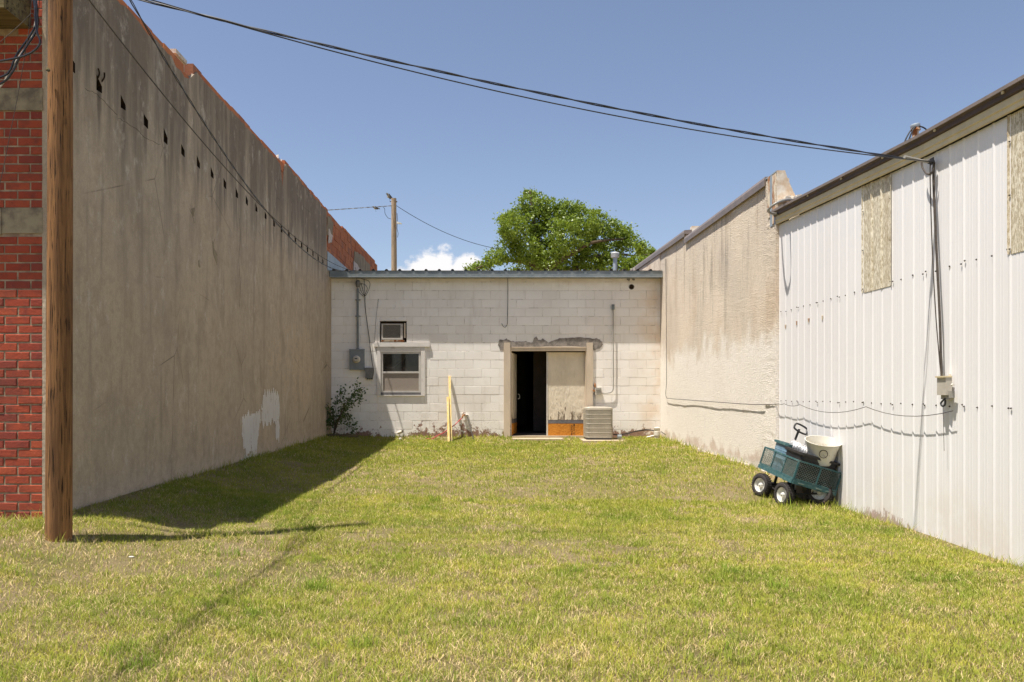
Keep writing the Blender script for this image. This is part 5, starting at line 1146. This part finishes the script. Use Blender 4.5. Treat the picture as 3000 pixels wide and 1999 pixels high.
m = MB(); m.tube(sag((xp+.12, Yp-.05, 1+(1150-604)/kp), P(1470, 731, 44), .35, 30), .014, 5); tag(m.build('overhead_wire', MT['blackgloss'], None, True), 'dark wire from the far pole down into the tree', 'cable', 'wires on the far pole')
m = MB(); m.tube(spline([P(1122, 608, Yp), P(1127, 612, Yp), P(1128, 625, Yp), P(1136, 638, Yp), P(1146, 642, Yp)], 6), .012, 5); tag(m.build('overhead_wire', MT['blackgloss'], None, True), 'short slack wire looping to the left side of the far pole', 'cable', 'wires on the far pole')
def bird(c, s, label, tail):
    t = thing('bird', label, 'bird', c); m = MB(); d = Vector((.62, .1, -.78)).normalized() if tail else Vector((.75, .1, -.35)).normalized(); h = c-d*.0
    pr = [(.0, -.085), (.022, -.075), (.028, -.055), (.026, -.04), (.038, -.01), (.042, .02), (.032, .06), (.014, .095), (.008, .11), (.010, .11+.16*tail), (0, .11+.17*tail)]
    m.lathe([(r*s, x*s) for r, x in pr], h, d, 10); m.build('body', MT['birdgrey'], t, True)
    m = MB(); m.lathe([(0, 0), (.034*s, .02*s), (.034*s, .05*s), (0, .09*s)], h-Vector((.012*s, .0, .012*s))-d*.03*s, d, 8); m.build('breast', MT['birdpale'], t, True)
    m = MB(); m.lathe([(.008*s, 0), (0, .03*s)], h-d*.08*s, (-1, -.2, -.1), 6); m.build('beak', MT['black'], t)
    m = MB(); m.tube([h+Vector((0, 0, -.03*s)), h+Vector((.03*s, 0, -.13*s))], .004*s, 4); m.build('leg', MT['black'], t)
    m = MB(); m.loft([[h+d*a*s+Vector((.03*s, yy*s, .03*s)) for yy in (-.03, .03)]+[h+d*a*s+Vector((.024*s, yy*s, .012*s)) for yy in (.035, -.035)] for a in (-.03, .04, .13)]); m.build('wing', MT['black'], t)
bird(P(1139, 574, Yp), 2.0, 'long tailed bird perched at the top of the far pole', 1)
bird(P(1099, 609, 37.4), 1.5, 'small dark bird sitting on the bright wire left of the far pole', 0)
# tree
Yt = 50.; kt = F/Yt
tr = thing('oak_tree', 'broad green tree rising behind the low roof', 'tree', ((1620-1425)/kt, Yt, 0))
root = Vector(((1620-1425)/kt, Yt, -.2)); 
lobes = [(1552, 572, 20), (1565, 600, 40), (1600, 612, 36), (1530, 630, 38), (1500, 660, 38), (1490, 640, 22), (1570, 650, 48), (1625, 640, 48), (1660, 618, 34), (1685, 632, 36), (1690, 612, 16), (1720, 660, 42), (1748, 645, 32), (1600, 690, 54), (1660, 690, 60), (1760, 690, 48), (1800, 680, 38), (1830, 690, 30), (1845, 712, 26), (1500, 700, 30), (1490, 735, 40), (1545, 735, 46), (1600, 745, 54), (1680, 750, 64), (1740, 745, 54), (1800, 735, 36), (1455, 755, 24), (1430, 772, 20), (1400, 784, 14), (1378, 789, 9), (1540, 780, 50), (1620, 785, 60), (1720, 785, 60), (1795, 775, 38), (1855, 775, 30), (1885, 745, 20), (1895, 770, 18), (1880, 725, 14), (1912, 742, 9), (1840, 785, 36), (1480, 690, 24), (1478, 650, 16)]
m = MB(); trunk_top = P(1580, 660, Yt); 
def limb(pts, r0, r1): s_ = spline(pts, 5); m.tube(s_, [r0+(r1-r0)*i/(len(s_)-1) for i in range(len(s_))], 7)
limb([root, root+Vector((0, 0, 3)), P(1612, 830, Yt), P(1600, 760, Yt)], .42, .24)
limb([P(1600, 770, Yt), P(1575, 720, Yt), P(1565, 660, Yt), P(1558, 600, Yt), P(1552, 560, Yt)], .24, .05); limb([P(1605, 790, Yt), P(1560, 720, Yt+1), P(1530, 680, Yt+1), P(1500, 650, Yt+.5)], .18, .04)
limb([P(1605, 790, Yt), P(1680, 740, Yt-1), P(1740, 710, Yt-1), P(1830, 700, Yt)], .2, .04); limb([P(1600, 760, Yt), P(1640, 700, Yt+1), P(1670, 650, Yt+1), P(1690, 620, Yt)], .18, .04)
limb([P(1608, 800, Yt), P(1540, 770, Yt), P(1490, 765, Yt+.5), P(1430, 775, Yt), P(1390, 788, Yt)], .15, .03); limb([P(1690, 790, Yt), P(1690, 740, Yt+.5), P(1750, 690, Yt), P(1770, 670, Yt)], .16, .04); limb([P(1700, 760, Yt), P(1800, 745, Yt), P(1860, 750, Yt), P(1905, 745, Yt)], .12, .03)
m.build('trunk', MT['bark'], tr, True)
vs = []; tints = []
rg_ = np.random.default_rng(3)
for (x, y, r) in lobes:
    R = r/kt; c = np.array(P(x, y, Yt+rg_.normal(0, 1.2))); ncl = int(12+R*R*52)
    for _ in range(ncl):
        d = rg_.normal(size=3); d /= np.linalg.norm(d); rad = R*rg_.uniform(.45, 1.04)**.8; cc = c+d*rad*np.array([1, 1.15, .92]); cr = rg_.uniform(.15, .40)
        ctint = rg_.uniform(0, 1)
        nl = 26
        for _ in range(nl):
            p = cc+rg_.normal(size=3)*cr*np.array([.55, .55, .42]); a = rg_.normal(size=3); a /= np.linalg.norm(a); b = np.cross(a, rg_.normal(size=3)); b /= np.linalg.norm(b); s_ = rg_.uniform(.05, .11)
            vs += [p-a*s_, p+b*s_*.55, p+a*s_, p-b*s_*.55]; tints.append(np.clip(ctint*.6+rg_.uniform(0, .4), 0, 1))
n = len(vs); me = bpy.data.meshes.new('crown'); me.from_pydata([tuple(v) for v in vs], [], np.arange(n).reshape(-1, 4).tolist()); me.materials.append(MT['leaf']); o = put('crown', me, tr); addtint(o, tints)

# ---------------------------------------------------------------- lawn
def vnoise(x, y, s, seed):
    x = x*s; y = y*s; xi = np.floor(x).astype(int); yi = np.floor(y).astype(int); fx = x-xi; fy = y-yi; fx = fx*fx*(3-2*fx); fy = fy*fy*(3-2*fy)
    def h(a, b): v = np.sin(a*127.1+b*311.7+seed*74.7)*43758.5453; return v-np.floor(v)
    return (h(xi, yi)*(1-fx)+h(xi+1, yi)*fx)*(1-fy)+(h(xi, yi+1)*(1-fx)+h(xi+1, yi+1)*fx)*fy
def fbm(x, y, s, seed, o=4):
    v = 0; a = .5; t = 0
    for i in range(o): v = v+a*vnoise(x, y, s*2**i, seed+i); t += a; a *= .55
    return v/t
def scatter(n, y0, y1):
    y = np.sqrt(rng.uniform(y0*y0, y1*y1, n)); x = rng.uniform(-.66, .72, n)*y; return x, y
px_, py_ = [], []
for n, a, b in ((70000, 2.4, 3.6), (270000, 3.6, 6.2), (330000, 6.2, 9.5), (380000, 9.5, 18.88)):
    x, y = scatter(n, a, b); px_.append(x); py_.append(y)
x = np.concatenate(px_); y = np.concatenate(py_)
inside = (x > XL+.01) & (x < XM-.04) | (y < YC-.02) & (x < XM-.04)
x, y = x[inside], y[inside]
cov = fbm(x, y, 1.1, 1, 5)*.62+fbm(x, y, 5.5, 9, 4)*.38
bare = np.zeros_like(x)
bare += np.exp(-(((x+3.0)/.75)**2+((y-5.85)/.34)**2))*.30            # worn soil round the pole
bare += np.exp(-((x-pole_b.x)**2+(y-pole_b.y+.08)**2)/.05)*.5
bare += np.exp(-(((x+1.9)/.9)**2+((y-5.7)/.3)**2))*.16
bare += np.clip(1-(x-XL)/.32, 0, 1)*(y > 6.7)*.22*(y < 12)
bare += np.clip(1-(XM-x)/.34, 0, 1)*(y < 11.5)*.20
bare += np.exp(-(((x-.2)/.35)**2+((y-7.2)/2.0)**2))*.07+np.exp(-(((x-.1)/.5)**2+((y-4.2)/.7)**2))*.08
bare += np.exp(-(((x-3.3)/.5)**2+((y-10.0)/.6)**2))*.16
bare += np.exp(-(((x-2.6)/.8)**2+((y-17.6)/.25)**2))*.2
bare += np.clip((-.2-x)/1.2, 0, 1)*np.clip((7.2-y)/1.0, 0, 1)*.12
spot = np.clip((fbm(x, y, 3.4, 141, 4)-.60)/.07, 0, 1)*np.clip(fbm(x, y, .8, 151, 2)*3.2-1.0, .25, 1)
keepp = np.clip((cov-bare*1.1-.22)/.24, .22, 1)*(1-.80*spot)
keep = rng.uniform(size=len(x)) < keepp
x, y, cov, bare = x[keep], y[keep], cov[keep], np.maximum(bare, .3*spot)[keep]
onpad = ((x > .6) & (x < 1.75) & (y > YB-.55)) | ((x > cx0-.1) & (x < cx1+.3) & (y > YF-.35))
x, y, cov, bare = x[~onpad], y[~onpad], cov[~onpad], bare[~onpad]
n = len(x)
dist = np.clip(y/6, .7, 3)
hgt = rng.uniform(.012, .036, n)*(.6+.6*fbm(x, y, 2.5, 21, 3)+.5*np.clip(fbm(x, y, 9.5, 91, 3)*2.6-.8, 0, 1))
tall = rng.uniform(size=n) < .03
hgt[tall] *= 1.7
edge = ((np.abs(x-pole_b.x) < .28) & (np.abs(y-pole_b.y) < .25)) | ((np.abs(x-3.65) < .5) & (np.abs(y-9.6) < .6)) | (x > XM-.16) | ((y > YB-.14) & (x < .5)) | ((x < XL+.12) & (y > 9)) | ((y > 6.3) & (y < YC) & (x < -3.4)) | ((np.abs(y-6.5) < .25) & (x > -3) & (x < -1.2) & (vnoise(x, y, 3, 77) > .5))
wx = rng.uniform(-3.4, 3.9, 110); wy = rng.uniform(3.2, 18.3, 110); wr = rng.uniform(.02, .09, 110)
weed = np.zeros(n, bool)
for a_, b_, c_ in zip(wx, wy, wr): weed |= ((x-a_)**2+(y-b_)**2 < c_*c_)
weed &= rng.uniform(size=n) < .6
hgt[weed] *= rng.uniform(1.3, 2.3, weed.sum())
boost = edge & (rng.uniform(size=n) < .4); hgt[boost] *= rng.uniform(1.6, 3.2, boost.sum())
wdt = rng.uniform(.0013, .0024, n)*dist**.75
ang = rng.uniform(0, 2*np.pi, n); lean = rng.uniform(.25, 1.25, n)*hgt; dx, dy = np.cos(ang), np.sin(ang); sxv, syv = -dy, dx
z = gz_arr(x, y)-.003
dry = np.clip(np.interp(y, [3, 6, 10, 18], [.46, .42, .27, .20])+1.3*(.52-cov)+.9*(fbm(x, y, 14, 171, 2)-.5)+.7*bare+.25*rng.normal(size=n)+.20*(fbm(x, y, .7, 33, 3)-.5)*2, 0, 1)
isdry = rng.uniform(size=n) < np.clip(dry*.62+.02, 0, .85)
g1 = np.array([.30, .335, .045]); g2 = np.array([.62, .54, .11]); g3 = np.array([.125, .205, .028]); s1 = np.array([.82, .66, .36]); s2 = np.array([.54, .38, .18])
t = rng.uniform(size=(n, 1)); t2 = np.clip(fbm(x, y, 1.6, 55, 3)[:, None]*1.6-.3, 0, 1)
gc = g1*(1-t)+g2*t; clump = np.clip(fbm(x, y, 9.5, 91, 3)[:, None]*2.6-.8, 0, 1); gc = gc*(.45+.55*t2); gc = gc*(1-.45*clump)+g3*.45*clump+g3*(1-t2)*.4
sc = s1*(1-t)+s2*t; gc[weed] = gc[weed]*.45+g3*rng.uniform(.5, 1.1, (weed.sum(), 1)); isdry &= ~weed; col = np.where(isdry[:, None], sc, gc)
hgt = np.where(isdry, hgt*.62, hgt); lean = np.where(isdry, lean*1.3, lean)
def blades(x, y, z, h, w, lean, dx, dy, sxv, syv, col, name):
    n = len(x); V = np.empty((n, 5, 3), np.float32)
    mx, my, mz = x+dx*lean*.35, y+dy*lean*.35, z+h*.62; tx, ty, tz = x+dx*lean, y+dy*lean, z+h
    V[:, 0] = np.stack([x-sxv*w, y-syv*w, z], 1); V[:, 1] = np.stack([x+sxv*w, y+syv*w, z], 1)
    V[:, 2] = np.stack([mx+sxv*w*.8, my+syv*w*.8, mz], 1); V[:, 3] = np.stack([mx-sxv*w*.8, my-syv*w*.8, mz], 1); V[:, 4] = np.stack([tx, ty, tz], 1)
    b = np.arange(n, dtype=np.int32)[:, None]*5
    lp = np.concatenate([b+np.array([[0, 1, 2, 3]]), b+np.array([[3, 2, 4]])], 1).astype(np.int32).ravel()
    me = bpy.data.meshes.new(name); me.vertices.add(n*5); me.vertices.foreach_set('co', V.ravel()); me.loops.add(n*7); me.loops.foreach_set('vertex_index', lp)
    ls = (np.arange(n)[:, None]*7+np.array([[0, 4]])).ravel().astype(np.int32); me.polygons.add(n*2); me.polygons.foreach_set('loop_start', ls); me.polygons.foreach_set('loop_total', np.tile([4, 3], n).astype(np.int32)); me.update(calc_edges=True)
    a = me.attributes.new('blade_colour', 'FLOAT_COLOR', 'POINT'); c4 = np.ones((n, 5, 4), np.float32); c4[:, :, :3] = col[:, None, :]; a.data.foreach_set('color', c4.ravel()); me.materials.append(MT['grass']); return me
near = y < 6.4
ar = [x, y, z, hgt, wdt, lean, dx, dy, sxv, syv, col]
me = blades(*[v[near] for v in ar], 'grass')
def tri_blades(x, y, z, h, w, lean, dx, dy, sxv, syv, col, name):
    n = len(x); V = np.empty((n, 3, 3), np.float32)
    w = w*np.interp(y, [6.4, 9.5, 18.9], [1.15, 1.5, 2.0]); h = h*np.interp(y, [6.4, 10, 18.9], [1, 1.1, 1.25])
    V[:, 0] = np.stack([x-sxv*w, y-syv*w, z], 1); V[:, 1] = np.stack([x+sxv*w, y+syv*w, z], 1); V[:, 2] = np.stack([x+dx*lean, y+dy*lean, z+h], 1)
    me = bpy.data.meshes.new(name); me.vertices.add(n*3); me.vertices.foreach_set('co', V.ravel()); me.loops.add(n*3); me.loops.foreach_set('vertex_index', np.arange(n*3, dtype=np.int32))
    me.polygons.add(n); me.polygons.foreach_set('loop_start', np.arange(n, dtype=np.int32)*3); me.polygons.foreach_set('loop_total', np.full(n, 3, np.int32)); me.update(calc_edges=True)
    a = me.attributes.new('blade_colour', 'FLOAT_COLOR', 'POINT'); c4 = np.ones((n, 3, 4), np.float32); c4[:, :, :3] = col[:, None, :]; a.data.foreach_set('color', c4.ravel()); me.materials.append(MT['grass']); return me
me2 = tri_blades(*[v[~near] for v in ar], 'grass')
tag(put('grass', me2), 'patchy mown lawn of the yard between the buildings', 'grass', kind='stuff')
tag(put('grass', me), 'thin patchy grass in the foreground, green mixed with straw', 'grass', kind='stuff')
print('bricks', nb, 'blocks', nblk, 'blades', n, 'leaves', len(tints))
